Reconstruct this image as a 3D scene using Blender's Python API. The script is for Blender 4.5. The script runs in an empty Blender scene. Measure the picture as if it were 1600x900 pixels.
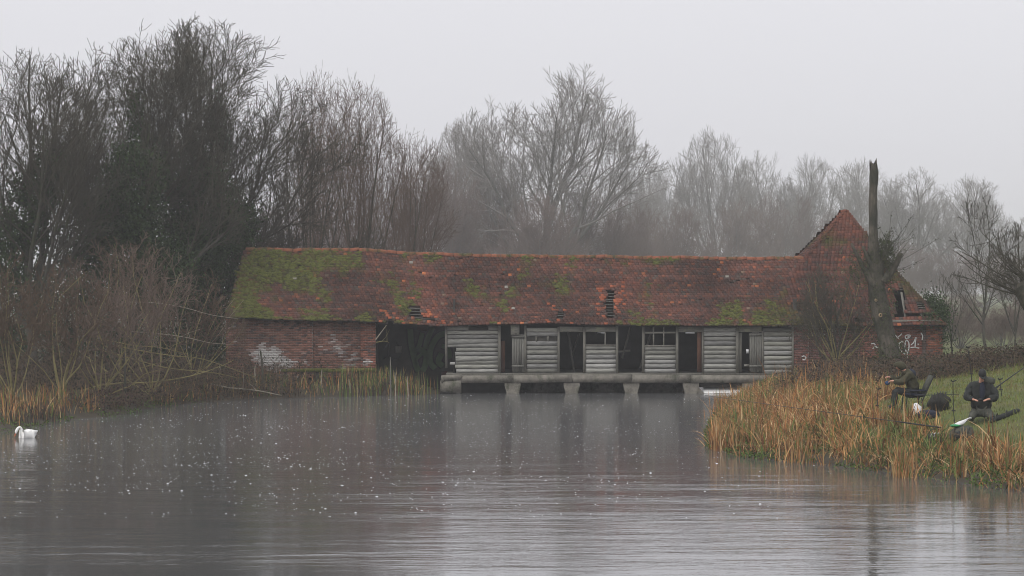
import bpy, bmesh, math, random
import numpy as np
from mathutils import Vector

# ------------------------------------------------------------------ camera, sky, sun, exposure
SC = bpy.context.scene
COL = SC.collection
F_PX = 4444.0            # focal length in photograph pixels (1600 wide), about a 100 mm lens
CAM_H = 4.7
cam = bpy.data.cameras.new('camera'); cam_o = bpy.data.objects.new('camera', cam); COL.objects.link(cam_o)
cam.lens = 36.0 * F_PX / 1600.0; cam.sensor_width = 36.0
cam.clip_start = 0.5; cam.clip_end = 6000.0
cam_o.location = (0, 0, CAM_H); cam_o.rotation_euler = (math.radians(90), 0, 0)
SC.camera = cam_o

SUN_EL, SUN_AZ = 52.0, 215.0
world = bpy.data.worlds.new('World'); SC.world = world; world.use_nodes = True
nt = world.node_tree; nt.nodes.clear()
wo = nt.nodes.new('ShaderNodeOutputWorld'); bg = nt.nodes.new('ShaderNodeBackground')
sky = nt.nodes.new('ShaderNodeTexSky'); sky.sky_type = 'NISHITA'; sky.sun_disc = False
sky.sun_elevation = math.radians(SUN_EL); sky.sun_rotation = math.radians(SUN_AZ)
sky.air_density = 1.0; sky.dust_density = 4.0; sky.ozone_density = 1.0
hs = nt.nodes.new('ShaderNodeHueSaturation'); hs.inputs['Saturation'].default_value = 0.06
mx = nt.nodes.new('ShaderNodeMix'); mx.data_type = 'RGBA'; mx.inputs['Factor'].default_value = 0.62
mx.inputs['B'].default_value = (10.5, 10.45, 11.1, 1)      # the even grey of a closed cloud cover
nt.links.new(sky.outputs['Color'], hs.inputs['Color']); nt.links.new(hs.outputs['Color'], mx.inputs['A'])
nt.links.new(mx.outputs['Result'], bg.inputs['Color']); bg.inputs['Strength'].default_value = 0.10
nt.links.new(bg.outputs['Background'], wo.inputs['Surface'])
sl = bpy.data.lights.new('sun', 'SUN'); sl.energy = 1.5; sl.angle = math.radians(50); sl.color = (1, 0.985, 0.96)
sun = bpy.data.objects.new('sun', sl); COL.objects.link(sun)
sun.rotation_euler = (math.radians(90 - SUN_EL), 0, math.radians(180 - SUN_AZ))

vs = SC.view_settings; vs.view_transform = 'Standard'; vs.look = 'None'; vs.gamma = 1.0; vs.exposure = 0.06
SC.cycles.use_denoising = True
SC.cycles.filter_width = 1.0
SC.cycles.volume_bounces = 1
SC.cycles.max_bounces = 8
SC.cycles.diffuse_bounces = 3
SC.cycles.glossy_bounces = 3
HAZE_DENSITY = 0.00052

# ------------------------------------------------------------------ helpers
def S(Y): return Y / F_PX
def X_(px, Y): return (px - 800.0) * Y / F_PX
def Z_(py, Y): return CAM_H - (py - 450.0) * Y / F_PX
def P(px, py, Y): return np.array([X_(px, Y), Y, Z_(py, Y)])

def woff(o):
    v = np.zeros(3)
    while o is not None:
        v += np.array(o.location); o = o.parent
    return v

def mk(name, V, F, mat, parent=None, col=None, smooth=False):
    """one mesh object from arrays; V in world space (the parent's place is taken off)"""
    V = np.asarray(V, dtype=np.float32).reshape(-1, 3)
    if parent is not None: V = V - woff(parent).astype(np.float32)
    if isinstance(F, list) and isinstance(F[0], (list, tuple)):
        F = [[f for f in F if len(f) == k] for k in sorted({len(f) for f in F})]
    Fs = F if isinstance(F, list) else [F]
    Fs = [np.asarray(f, dtype=np.int32) for f in Fs if len(f)]
    me = bpy.data.meshes.new(name)
    me.vertices.add(len(V)); me.vertices.foreach_set('co', np.ascontiguousarray(V).ravel())
    idx = np.concatenate([f.ravel() for f in Fs])
    tot = np.concatenate([np.full(len(f), f.shape[1], dtype=np.int32) for f in Fs])
    st = np.concatenate([[0], np.cumsum(tot)[:-1]]).astype(np.int32)
    me.loops.add(len(idx)); me.loops.foreach_set('vertex_index', idx)
    me.polygons.add(len(tot)); me.polygons.foreach_set('loop_start', st)
    if smooth: me.polygons.foreach_set('use_smooth', np.ones(len(tot), dtype=bool))
    me.update(calc_edges=True)
    if col is not None:
        c = np.ones((len(V), 4), dtype=np.float32); c[:, :3] = col
        at = me.color_attributes.new('Col', 'FLOAT_COLOR', 'POINT'); at.data.foreach_set('color', c.ravel())
    me.materials.append(mat)
    o = bpy.data.objects.new(name, me); COL.objects.link(o)
    if parent is not None: o.parent = parent
    return o

def empty(name, loc):
    o = bpy.data.objects.new(name, None); COL.objects.link(o); o.location = loc; return o

def tag(o, label=None, cat=None, group=None, kind=None):
    if label: o['label'] = label
    if cat: o['category'] = cat
    if group: o['group'] = group
    if kind: o['kind'] = kind
    return o

BOXF = np.array([[0, 1, 3, 2], [4, 6, 7, 5], [0, 4, 5, 1], [2, 3, 7, 6], [0, 2, 6, 4], [1, 5, 7, 3]])
def boxv(x0, x1, y0, y1, z0, z1):
    return np.array([[x, y, z] for x in (x0, x1) for y in (y0, y1) for z in (z0, z1)], dtype=float)
def box(name, x0, x1, y0, y1, z0, z1, mat, parent=None, jit=0.0, rng=None):
    v = boxv(x0, x1, y0, y1, z0, z1)
    if jit: v = v + (rng or RNG).normal(0, jit, v.shape)
    return mk(name, v, BOXF, mat, parent)
def many_boxes(B):
    """B (N,6) x0 x1 y0 y1 z0 z1 -> V,F"""
    B = np.asarray(B, float); n = len(B)
    V = np.zeros((n, 8, 3)); k = 0
    for i in (0, 1):
        for j in (2, 3):
            for l in (4, 5):
                V[:, k, 0] = B[:, i]; V[:, k, 1] = B[:, j]; V[:, k, 2] = B[:, l]; k += 1
    F = (BOXF[None] + (np.arange(n) * 8)[:, None, None]).reshape(-1, 4)
    return V, F

def norm(a): return a / np.maximum(np.linalg.norm(a, axis=-1, keepdims=True), 1e-9)

def tubes(branches, sides):
    """branches: list of (pts, radii); one ring per point, open ends closed to a point by taper"""
    if not branches: return np.zeros((0, 3)), np.zeros((0, 4), int)
    pts = np.concatenate([b[0] for b in branches]); rad = np.concatenate([b[1] for b in branches])
    ln = np.array([len(b[0]) for b in branches]); end = np.cumsum(ln); st = end - ln
    tan = np.zeros_like(pts)
    tan[:-1] = pts[1:] - pts[:-1]; tan[end - 1] = pts[end - 1] - pts[end - 2]
    tan = norm(tan)
    d0 = norm(pts[end - 1] - pts[st])
    ref = np.where(np.abs(d0[:, 2:3]) > 0.8, np.array([[1.0, 0, 0]]), np.array([[0, 0, 1.0]]))
    ref = np.repeat(ref, ln, axis=0)
    u = norm(np.cross(tan, ref)); v = np.cross(tan, u)
    a = np.arange(sides) * 2 * math.pi / sides
    V = pts[:, None] + rad[:, None, None] * (np.cos(a)[None, :, None] * u[:, None] + np.sin(a)[None, :, None] * v[:, None])
    last = np.zeros(len(pts), bool); last[end - 1] = True
    i = np.nonzero(~last)[0]
    k = np.arange(sides); k2 = (k + 1) % sides
    F = np.stack([i[:, None] * sides + k, i[:, None] * sides + k2, (i[:, None] + 1) * sides + k2, (i[:, None] + 1) * sides + k], -1).reshape(-1, 4)
    return V.reshape(-1, 3), F

def join(parts):
    Vs, Fs, n = [], [], 0
    for V, F in parts:
        V = np.asarray(V).reshape(-1, 3)
        if len(V) == 0: continue
        Vs.append(V); Fs.append(np.asarray(F) + n); n += len(V)
    return np.concatenate(Vs), Fs

RNG = np.random.default_rng(7)

def fbm(x, y, seed, f=1.0, oct=5):
    r = np.random.default_rng(seed); out = 0; amp = 1; tot = 0
    for o in range(oct):
        for k in range(4):
            a = r.uniform(0, 6.283); p = r.uniform(0, 6.283); g = f * r.uniform(.7, 1.4)
            out = out + amp * np.sin((x * math.cos(a) + y * math.sin(a)) * g * 6.283 + p)
        tot += amp * 2; amp *= .6; f *= 2.0
    return out / tot      # about -1..1

# ------------------------------------------------------------------ materials
def M(name, c1, c2=None, scale=6.0, rough=0.85, bump=0.0, stretch=(1, 1, 1), attr=False, spec=0.3, bscale=None, c3=None, c3scale=1.0, c3lo=.55, c3hi=.65, metallic=0.0, trans=0.0):
    m = bpy.data.materials.new(name); m.use_nodes = True
    t = m.node_tree; b = t.nodes['Principled BSDF']
    b.inputs['Roughness'].default_value = rough; b.inputs['Specular IOR Level'].default_value = spec; b.inputs['Metallic'].default_value = metallic
    tc = t.nodes.new('ShaderNodeTexCoord'); mp = t.nodes.new('ShaderNodeMapping'); mp.inputs['Scale'].default_value = stretch
    t.links.new(tc.outputs['Object'], mp.inputs['Vector'])
    no = t.nodes.new('ShaderNodeTexNoise'); no.inputs['Scale'].default_value = scale; no.inputs['Detail'].default_value = 6; no.inputs['Roughness'].default_value = .65
    t.links.new(mp.outputs['Vector'], no.inputs['Vector'])
    rp = t.nodes.new('ShaderNodeMapRange'); rp.inputs['From Min'].default_value = .3; rp.inputs['From Max'].default_value = .7
    t.links.new(no.outputs['Fac'], rp.inputs['Value'])
    mixn = t.nodes.new('ShaderNodeMix'); mixn.data_type = 'RGBA'
    t.links.new(rp.outputs['Result'], mixn.inputs['Factor'])
    if attr:
        at = t.nodes.new('ShaderNodeAttribute'); at.attribute_name = 'Col'
        mixn.inputs['A'].default_value = (*c1, 1); mixn.inputs['B'].default_value = (*(c2 or c1), 1)
        mul = t.nodes.new('ShaderNodeMix'); mul.data_type = 'RGBA'; mul.blend_type = 'MULTIPLY'; mul.inputs['Factor'].default_value = 1
        t.links.new(at.outputs['Color'], mul.inputs['A']); t.links.new(mixn.outputs['Result'], mul.inputs['B'])
        out = mul.outputs['Result']
    else:
        mixn.inputs['A'].default_value = (*c1, 1); mixn.inputs['B'].default_value = (*(c2 or c1), 1)
        out = mixn.outputs['Result']
    if c3:
        n3 = t.nodes.new('ShaderNodeTexNoise'); n3.inputs['Scale'].default_value = c3scale; n3.inputs['Detail'].default_value = 7; n3.inputs['Roughness'].default_value = .7
        t.links.new(tc.outputs['Object'], n3.inputs['Vector'])
        r3 = t.nodes.new('ShaderNodeMapRange'); r3.inputs['From Min'].default_value = c3lo; r3.inputs['From Max'].default_value = c3hi
        t.links.new(n3.outputs['Fac'], r3.inputs['Value'])
        m3 = t.nodes.new('ShaderNodeMix'); m3.data_type = 'RGBA'; m3.inputs['B'].default_value = (*c3, 1)
        t.links.new(r3.outputs['Result'], m3.inputs['Factor']); t.links.new(out, m3.inputs['A']); out = m3.outputs['Result']
    t.links.new(out, b.inputs['Base Color'])
    if bump:
        bn = t.nodes.new('ShaderNodeBump'); bn.inputs['Strength'].default_value = bump; bn.inputs['Distance'].default_value = .03
        if bscale:
            n2 = t.nodes.new('ShaderNodeTexNoise'); n2.inputs['Scale'].default_value = bscale; n2.inputs['Detail'].default_value = 5
            t.links.new(mp.outputs['Vector'], n2.inputs['Vector']); t.links.new(n2.outputs['Fac'], bn.inputs['Height'])
        else: t.links.new(no.outputs['Fac'], bn.inputs['Height'])
        t.links.new(bn.outputs['Normal'], b.inputs['Normal'])
    return m

W1 = (1, 1, 1)
MAT = dict(
    tile=M('clay_tile', (.72, .72, .72), (1.15, 1.1, 1.05), 14, .8, .3, attr=True),
    ridge=M('ridge_clay', (.17, .058, .034), (.27, .095, .05), 2.5, .85, .3, c3=(.06, .06, .022), c3scale=1.3, c3lo=.48, c3hi=.62),
    under=M('roof_underlay', (.035, .028, .024), (.05, .04, .035), 4, .95),
    brick=M('old_brick', (.75, .75, .75), (1.15, 1.15, 1.15), 20, .9, .3, attr=True),
    mortar=M('lime_mortar', (.16, .145, .125), (.24, .22, .19), 3, .95, .3),
    board=M('weathered_board', (.13, .125, .11), (.34, .325, .28), 7, .85, .4, stretch=(.35, 4, 6), c3=(.33, .33, .22), c3scale=2.3, c3lo=.52, c3hi=.66),
    siding=M('weathered_siding', (.12, .12, .115), (.45, .445, .415), 5, .85, .2, stretch=(.5, 4, 9), attr=True),
    plank=M('weathered_plank', (.09, .088, .078), (.2, .195, .17), 6, .85, .4, stretch=(6, 4, .5)),
    timber=M('grey_timber', (.1, .095, .082), (.2, .19, .16), 5, .85, .4, stretch=(4, 4, .6)),
    darkwood=M('dark_timber', (.03, .027, .023), (.06, .055, .047), 4, .9, .3),
    redwood=M('red_brown_timber', (.085, .036, .022), (.12, .055, .03), 4, .85, .3),
    concrete=M('stained_concrete', (.11, .10, .085), (.25, .23, .195), 3.2, .9, .2, c3=(.055, .06, .035), c3scale=1.9, c3lo=.5, c3hi=.66, bscale=30),
    interior=M('dark_wall', (.028, .026, .024), (.05, .047, .042), 2, .95),  # very dark base colour for inner walls and one foundation wall
    moss=M('roof_moss', (.05, .06, .012), (.12, .125, .028), 9, .95, .5),
    gwhite=M('white_paint', (.62, .62, .60), (.5, .5, .48), 8, .8),
    ggreen=M('green_paint', (.045, .085, .03), (.03, .06, .02), 3, .8),
    gblack=M('black_paint', (.012, .012, .012), (.02, .02, .02), 3, .8),
    gred=M('dull_red_paint', (.075, .028, .024), (.05, .02, .018), 3, .8),
    bark=M('grey_bark', (.05, .046, .038), (.1, .092, .075), 3, .95, .5, stretch=(3, 3, .7), c3=(.06, .075, .03), c3scale=.8, c3lo=.5, c3hi=.7),
    snag=M('bare_snag_wood', (.045, .038, .03), (.15, .128, .1), 4, .95, 1.0, stretch=(5, 5, .45), c3=(.035, .036, .024), c3scale=.9, c3lo=.42, c3hi=.6),
    cutwood=M('pale_cut_wood', (.26, .18, .10), (.36, .26, .16), 5, .85, .2),
    twig_d=M('dark_twig', (.055, .05, .038), (.085, .075, .055), 1.2, .95),
    twig_b=M('brown_twig', (.11, .08, .062), (.16, .115, .09), .8, .95),
    twig_r=M('reddish_twig', (.080, .056, .038), (.125, .085, .055), .8, .95),
    twig_w=M('grey_willow_twig_hazed', (.20, .185, .17), (.28, .262, .245), .6, .95),  # willow grey, lightened to put distance haze into the twig colour
    bark_w=M('grey_willow_bark_hazed', (.13, .125, .115), (.2, .19, .175), .8, .95),  # bark of the far trees, lightened with painted-in haze as well
    twig_t=M('thicket_twig_hazed', (.15, .115, .10), (.21, .165, .145), .6, .95),  # thicket brown, also paled to carry some of the haze
    twig_g=M('mossy_stem', (.17, .15, .06), (.27, .23, .11), 1.5, .95, .2, c3=(.10, .085, .055), c3scale=1, c3lo=.5, c3hi=.65),
    leaf=M('leaf', (.75, .75, .75), (1.2, 1.2, 1.2), 3, .75, attr=True, spec=.25),
    reed=M('dry_reed', (.85, .85, .85), (1.15, 1.1, 1.05), 2, .8, attr=True),
    grass=M('grass_blade', (.85, .85, .85), (1.15, 1.15, 1.1), 2, .8, attr=True),
    swan=M('swan_feather', (.8, .79, .76), (.86, .85, .83), 12, .7, .15),
    bill=M('orange_bill', (.42, .09, .03), (.5, .13, .04), 20, .5),
    black=M('matt_black', (.014, .014, .015), (.022, .022, .023), 10, .6),
    skin=M('skin', (.48, .25, .18), (.55, .30, .22), 30, .6),
    olive=M('olive_cloth', (.04, .038, .022), (.066, .06, .036), 14, .95, .3),
    navy=M('navy_cloth', (.014, .017, .03), (.022, .026, .042), 14, .9, .3),
    charcoal=M('charcoal_cloth', (.016, .018, .017), (.032, .034, .032), 12, .9, .35),
    greycloth=M('grey_green_cloth', (.05, .053, .042), (.085, .085, .07), 12, .95, .3),
    plastic=M('white_plastic', (.62, .62, .63), (.74, .74, .74), 9, .4, .6),
    green=M('green_plastic', (.02, .22, .07), (.03, .28, .1), 9, .45, .2),
    blue=M('blue_cloth', (.02, .045, .1), (.03, .06, .12), 9, .8, .2),
    carbon=M('rod_carbon', (.015, .015, .016), (.03, .03, .03), 6, .4),
    net=M('dark_net', (.02, .02, .018), (.04, .038, .03), 30, .9, .6),
    pale=M('pale_bare_wood', (.15, .135, .10), (.36, .32, .25), 3, .85, .2),
    bubble=M('rain_bubble', (.6, .61, .63), (.78, .79, .81), 6, .25, spec=.6),
)

# ------------------------------------------------------------------ terrain and water
LEFT = [(-30, -60), (-24, 30), (-19.5, 70), (-17.3, 88), (-16.7, 92.8), (-16.4, 95.8), (-15.9, 101.9), (-14.7, 103.9), (-14.2, 111), (-13.2, 115.5), (-10.9, 120.2), (-7.5, 123), (-4.5, 124.8), (-3.3, 126.8), (-3.2, 134), (-9, 150), (-10, 240)]
RIGHT = [(36, -60), (26, 20), (16.5, 50), (11.9, 65.9), (10.6, 69.6), (9.7, 72.2), (8.5, 75.6), (6.9, 78.3), (6.1, 83), (6.7, 92.8), (8.3, 109), (9.9, 120), (10.7, 127), (10.8, 134), (14, 150), (16, 240)]
POLY = np.array(LEFT + RIGHT[::-1], float)
def seg_d(x, y, L):
    d = np.full(np.shape(x), 1e9)
    for (ax, ay), (bx_, by_) in zip(L[:-1], L[1:]):
        vx, vy = bx_ - ax, by_ - ay; t = np.clip(((x - ax) * vx + (y - ay) * vy) / (vx * vx + vy * vy), 0, 1)
        d = np.minimum(d, np.hypot(x - ax - t * vx, y - ay - t * vy))
    return d
def inside(x, y):
    c = np.zeros(np.shape(x), bool)
    for (ax, ay), (bx_, by_) in zip(POLY, np.roll(POLY, -1, 0)):
        if ay == by_: continue
        k = ((ay > y) != (by_ > y)) & (x < (bx_ - ax) * (y - ay) / (by_ - ay) + ax); c ^= k
    return c
def river_d(x, y):
    dl, dr = seg_d(x, y, LEFT), seg_d(x, y, RIGHT)
    return np.where(inside(x, y), -1, 1) * np.minimum(dl, dr), dr < dl
def ground_z(x, y):
    x = np.asarray(x, float); y = np.asarray(y, float)
    d, right = river_d(x, y)
    n = fbm(x, y, 3, .18, 3)
    zr = np.where(d < 5.6, .08 + .215 * d, 1.28 + .15 * (d - 5.6)); zr = np.minimum(zr, 2.05) + .07 * n * np.clip(d, 0, 1)
    zl = np.where(d < 1.2, .05 + .28 * d, .38 + .05 * (d - 1.2)); zl = np.minimum(zl, .95) + .08 * n * np.clip(d, 0, 1)
    # flat ground under and behind the building
    f = np.clip((y - 101) / 8, 0, 1); zr = zr * (1 - f) + np.minimum(zr, 1.05) * f
    zb = -.05 + .45 * d
    z = np.where(d < 0, np.maximum(zb, -1.2), np.where(right, zr, zl))
    return z
def warp(lo, hi, c0, c1, fine, coarse):
    a = list(np.arange(c0, c1, fine)); s = fine; v = c0
    pre = []
    while v > lo: s = min(s * 1.25, coarse); v -= s; pre.append(v)
    s = fine; v = c1; post = [c1]
    while v < hi: s = min(s * 1.25, coarse); v += s; post.append(v)
    return np.array(pre[::-1] + a + post)
gx = warp(-900, 900, -24, 30, .45, 120); gy = warp(-80, 1600, 58, 140, .45, 120)
XX, YY = np.meshgrid(gx, gy); ZZ = ground_z(XX, YY)
nx, ny = len(gx), len(gy)
ii = (np.arange(ny - 1)[:, None] * nx + np.arange(nx - 1)[None]).ravel()
gcol = np.zeros((nx * ny, 3))
d_, r_ = river_d(XX.ravel(), YY.ravel()); n1 = fbm(XX.ravel(), YY.ravel(), 11, .25, 4)
mud = np.array([.055, .045, .032]); grn = np.array([.085, .105, .03]); dry = np.array([.12, .1, .045]); lit = np.array([.05, .042, .026])
k = np.clip(d_ / 1.6 - .2, 0, 1)[:, None]
gr = grn * (1 - np.clip(n1 * 1.2 + .2, 0, 1)[:, None] * .6) + dry * np.clip(n1 * 1.2 + .2, 0, 1)[:, None] * .6
lf = lit * .7 + grn * .3 * np.clip(.5 + n1[:, None], 0, 1.2)
gcol[:] = mud * (1 - k) + np.where(r_[:, None], gr, lf) * k
MAT['ground'] = M('bank_soil', (.7, .7, .7), (1.25, 1.25, 1.2), 2.5, .95, .6, attr=True)
g = mk('ground', np.stack([XX.ravel(), YY.ravel(), ZZ.ravel()], 1), np.stack([ii, ii + 1, ii + nx + 1, ii + nx], 1), MAT['ground'], col=gcol, smooth=True)
tag(g, kind='structure', label='grassy and muddy river banks with flat meadow behind')

def water_mat():
    m = bpy.data.materials.new('river_water'); m.use_nodes = True; t = m.node_tree; b = t.nodes['Principled BSDF']
    b.inputs['Base Color'].default_value = (.095, .095, .095, 1); b.inputs['IOR'].default_value = 1.333
    b.inputs['Specular IOR Level'].default_value = .5
    tc = t.nodes.new('ShaderNodeTexCoord')
    def noise(sc, sx, sy, det=3):
        mp = t.nodes.new('ShaderNodeMapping'); mp.inputs['Scale'].default_value = (sx, sy, 1)
        t.links.new(tc.outputs['Object'], mp.inputs['Vector'])
        n = t.nodes.new('ShaderNodeTexNoise'); n.inputs['Scale'].default_value = sc; n.inputs['Detail'].default_value = det
        t.links.new(mp.outputs['Vector'], n.inputs['Vector']); return n
    def rng_(src, a, b_, lo, hi):
        r = t.nodes.new('ShaderNodeMapRange'); r.inputs['From Min'].default_value = a; r.inputs['From Max'].default_value = b_
        r.inputs['To Min'].default_value = lo; r.inputs['To Max'].default_value = hi
        t.links.new(src, r.inputs['Value']); return r.outputs['Result']
    # wind bands: long in x, short in y, stronger where the river opens out towards the near reach
    band = noise(1.0, .06, .42, 8); band.inputs['Roughness'].default_value = .72
    sep = t.nodes.new('ShaderNodeSeparateXYZ'); t.links.new(tc.outputs['Object'], sep.inputs['Vector'])
    reach = rng_(sep.outputs['Y'], 92, 66, 0.0, 1.0)
    bf = rng_(band.outputs['Fac'], .42, .68, 0, 1)
    mul = t.nodes.new('ShaderNodeMath'); mul.operation = 'MULTIPLY'; t.links.new(bf, mul.inputs[0]); t.links.new(reach, mul.inputs[1])
    small = noise(1.0, 3.0, 6.0, 4); mid = noise(1.0, .42, 1.25, 5); mid.inputs['Roughness'].default_value = .6
    b1 = t.nodes.new('ShaderNodeBump'); b1.inputs['Distance'].default_value = .02
    t.links.new(rng_(mul.outputs[0], 0, 1, .10, .30), b1.inputs['Strength']); t.links.new(small.outputs['Fac'], b1.inputs['Height'])
    b2 = t.nodes.new('ShaderNodeBump'); b2.inputs['Distance'].default_value = .12
    t.links.new(rng_(mul.outputs[0], 0, 1, .03, .38), b2.inputs['Strength'])
    t.links.new(mid.outputs['Fac'], b2.inputs['Height']); t.links.new(b1.outputs['Normal'], b2.inputs['Normal'])
    t.links.new(b2.outputs['Normal'], b.inputs['Normal'])
    t.links.new(rng_(reach, 0, 1, .125, .05), b.inputs['Roughness'])
    return m
wv = [(-70, -70, 0), (70, -70, 0), (70, 245, 0), (-70, 245, 0)]
wt = mk('river', wv, [[0, 1, 2, 3]], water_mat()); tag(wt, kind='structure', label='grey rippled river under rain')

# rain bubbles on the water
def bubbles():
    r = np.random.default_rng(5); N = 14000
    y = 1 / r.uniform(1 / 128., 1 / 58., N)
    px = r.uniform(-20, 1300, N); x = (px - 800) * y / F_PX
    d, _ = river_d(x, y)
    dens = np.clip(.6 + .7 * fbm(x, y, 21, .09, 4), 0, 1) * np.clip((y - 55) / 40, .06, 1) * np.where(px > 1000, .3, 1)
    k = (d < -.25) & (r.uniform(0, 1, N) < dens); x, y = x[k], y[k]; n = len(x)
    a = np.arange(6) * math.pi / 3; rad = r.uniform(.006, .017, n) * np.where(r.uniform(0, 1, n) < .06, 1.8, 1); h = rad * r.uniform(.25, .5, n)
    ring = np.stack([x[:, None] + np.cos(a) * rad[:, None] * 1.25, y[:, None] + np.sin(a) * rad[:, None] * 1.25, np.full((n, 6), .001)], -1)
    ring2 = np.stack([x[:, None] + np.cos(a) * rad[:, None] * .7, y[:, None] + np.sin(a) * rad[:, None] * .7, np.repeat((h * .75)[:, None], 6, 1)], -1)
    top = np.stack([x, y, h], -1)[:, None]
    V = np.concatenate([ring, ring2, top], 1); o = (np.arange(n) * 13)[:, None, None]
    q = np.array([[i, (i + 1) % 6, 6 + (i + 1) % 6, 6 + i] for i in range(6)]); tr = np.array([[6 + i, 6 + (i + 1) % 6, 12] for i in range(6)])
    ob = mk('rain_bubbles', V, [(q[None] + o).reshape(-1, 4), (tr[None] + o).reshape(-1, 3)], MAT['bubble'], smooth=True)
    tag(ob, 'small white rain bubbles scattered over the river', 'bubbles', kind='stuff')
bubbles()

# ------------------------------------------------------------------ the building
YB = 127.0
def bx(px, Y=YB): return X_(px, Y)
def bz(py, Y=YB): return Z_(py, Y)
barn = empty('derelict_barn', (bx(900), YB, 0.0))
tag(barn, 'long derelict brick and timber barn with mossy red tiled roof spanning the river', 'barn')
YE, YR = 126.62, 130.0           # eaves and ridge lines of the long roof
EAVE = np.array([(345, 497), (450, 500), (560, 503), (600, 506), (690, 508), (780, 507), (900, 506.5), (1000, 509.5), (1240, 509), (1300, 509)], float)
RIDGE = np.array([(340, 390), (380, 390), (470, 390.5), (560, 391.5), (640, 397), (700, 400), (760, 400.5), (900, 402.5), (1000, 404), (1100, 403), (1180, 405), (1250, 404.5), (1300, 405)], float)
EX = X_(EAVE[:, 0], YE); EZ = Z_(EAVE[:, 1], YE); RX = X_(RIDGE[:, 0], YR); RZ = Z_(RIDGE[:, 1], YR)
def roof_pt(x, s):
    x = np.asarray(x, float); s = np.asarray(s, float)
    e = np.interp(x, EX, EZ); r = np.interp(x, RX, RZ)
    z = e + (r - e) * (s - .10 * np.sin(s * math.pi) * .45) + .05 * fbm(x, s * 4, 31, .12, 3)
    y = YE + (YR - YE) * s + .03 * fbm(x, s * 4, 32, .2, 2)
    return np.stack([x, y, z], -1)
def pxpy_to_xs(px, py):
    e = np.interp(px, EAVE[:, 0], EAVE[:, 1]); r = np.interp(px, RIDGE[:, 0], RIDGE[:, 1])
    s = (e - py) / (e - r); return X_(px, YE + (YR - YE) * s), s
HOLES = [(640, 657, 477, 495), (870, 882, 484, 501), (949, 961, 451, 466), (946, 961, 466, 497), (650, 680, 495, 502), (606, 614, 500, 510)]
HX = []
for a, b, c, d in HOLES:
    (x0, s1), (x1, s0) = pxpy_to_xs(a, c), pxpy_to_xs(b, d); HX.append((x0, x1, s0, s1))
def in_hole(x, s, m=0.0):
    k = np.zeros(np.shape(x), bool)
    for x0, x1, s0, s1 in HX: k |= (x > x0 - m) & (x < x1 + m) & (s > s0 - m * .2) & (s < s1 + m * .2)
    return k
XLEFT0, XLEFT1 = X_(353, YE), X_(384, YR)
XR0, XR1 = X_(1215, YE), X_(1256, YR)
# underlay with the holes left open
gxs = np.arange(XLEFT0, XR0 + 1.6, .12); gss = np.linspace(0, 1, 61)
GX, GS = np.meshgrid(gxs, gss)
V = roof_pt(GX, GS); V[..., 2] -= .03; nn = len(gxs)
cx = (GX[:-1, :-1] + .06); cs = (GS[:-1, :-1] + .008)
keep = ~in_hole(cx, cs) & (cx > XLEFT0 + (XLEFT1 - XLEFT0) * cs) & (cx < XR0 + (XR1 - XR0) * cs + .3)
ids = (np.arange(len(gss) - 1)[:, None] * nn + np.arange(nn - 1)[None])[keep]
roof = mk('roof', V.reshape(-1, 3), np.stack([ids, ids + 1, ids + nn + 1, ids + nn], 1), MAT['under'], barn)
# rear slope of the long roof
Vb = roof_pt(np.repeat(np.arange(XLEFT1, XR1, 1.0), 2), np.tile([0, 1], len(np.arange(XLEFT1, XR1, 1.0))))
Vb[:, 1] = 2 * YR + .02 - Vb[:, 1]; n = len(Vb) // 2; i = np.arange(n - 1) * 2
mk('rear_slope', Vb, np.stack([i, i + 1, i + 3, i + 2], 1), MAT['tile'], barn, col=np.array([.12, .05, .035]))

PAL = np.array([[.085, .040, .031], [.120, .050, .035], [.070, .042, .036], [.100, .046, .036], [.17, .064, .038], [.066, .052, .044], [.33, .115, .05], [.16, .115, .085]])
PALP = np.array([.28, .20, .21, .19, .055, .052, .009, .004])
def tile_boxes(A, B, C, D, thick):
    """A,B lower left/right; C,D upper left/right (N,3); returns V (N,8,3) F"""
    nrm = norm(np.cross(B - A, C - A)); t = nrm * thick
    V = np.stack([A, B, C, D, A - t, B - t, C - t, D - t], 1)
    f = np.array([[0, 1, 3, 2], [4, 5, 1, 0], [4, 0, 2, 6], [1, 5, 7, 3]])
    F = (f[None] + (np.arange(len(A)) * 8)[:, None, None]).reshape(-1, 4)
    return V, F
def tile_cols(x, v, mossmask, r):
    n = len(x); c = PAL[r.choice(len(PAL), n, p=PALP)] * r.uniform(.82, 1.16, (n, 1))
    rw = r.uniform(.74, 1.26, 4000); c = c * rw[np.round(v * 200).astype(int) % 4000][:, None]
    # weathering in broad patches of redder and greyer tiles
    w = fbm(x, v, 44, .16, 4)[:, None]; c = c * (1 + .38 * w) + np.array([.02, .002, 0]) * np.clip(w, 0, 1)
    m = np.clip(mossmask, 0, 1)[:, None] * r.uniform(.5, 1, (n, 1))
    mossc = np.array([.060, .068, .014]) * r.uniform(.6, 1.35, (n, 1))
    return c * (1 - m) + mossc * m
def main_moss(x, s):
    px = x / YB * F_PX + 800
    a = fbm(x, s * 4.5, 51, .22, 5)
    left = np.clip((690 - px) / 230, 0, 1) * .95 - .35 * np.clip((s - .8) * 4, 0, 1)
    ridge = np.clip((s - .80) * 5, 0, 1) * ((px > 660) & (px < 1080)) * .85
    eave = np.clip((.10 - s) * 9, 0, 1) * .6
    right = np.clip((px - 1120) / 120, 0, 1) * np.clip((.5 - s) * 2.2, 0, 1) * .9
    base = np.maximum.reduce([left, ridge, eave, right]) + .05
    return np.clip((a * 1.25 + .35 * fbm(x, s * 4.5, 52, .9, 4) + base * 1.2 - .62) * 1.8, 0, 1)
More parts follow.
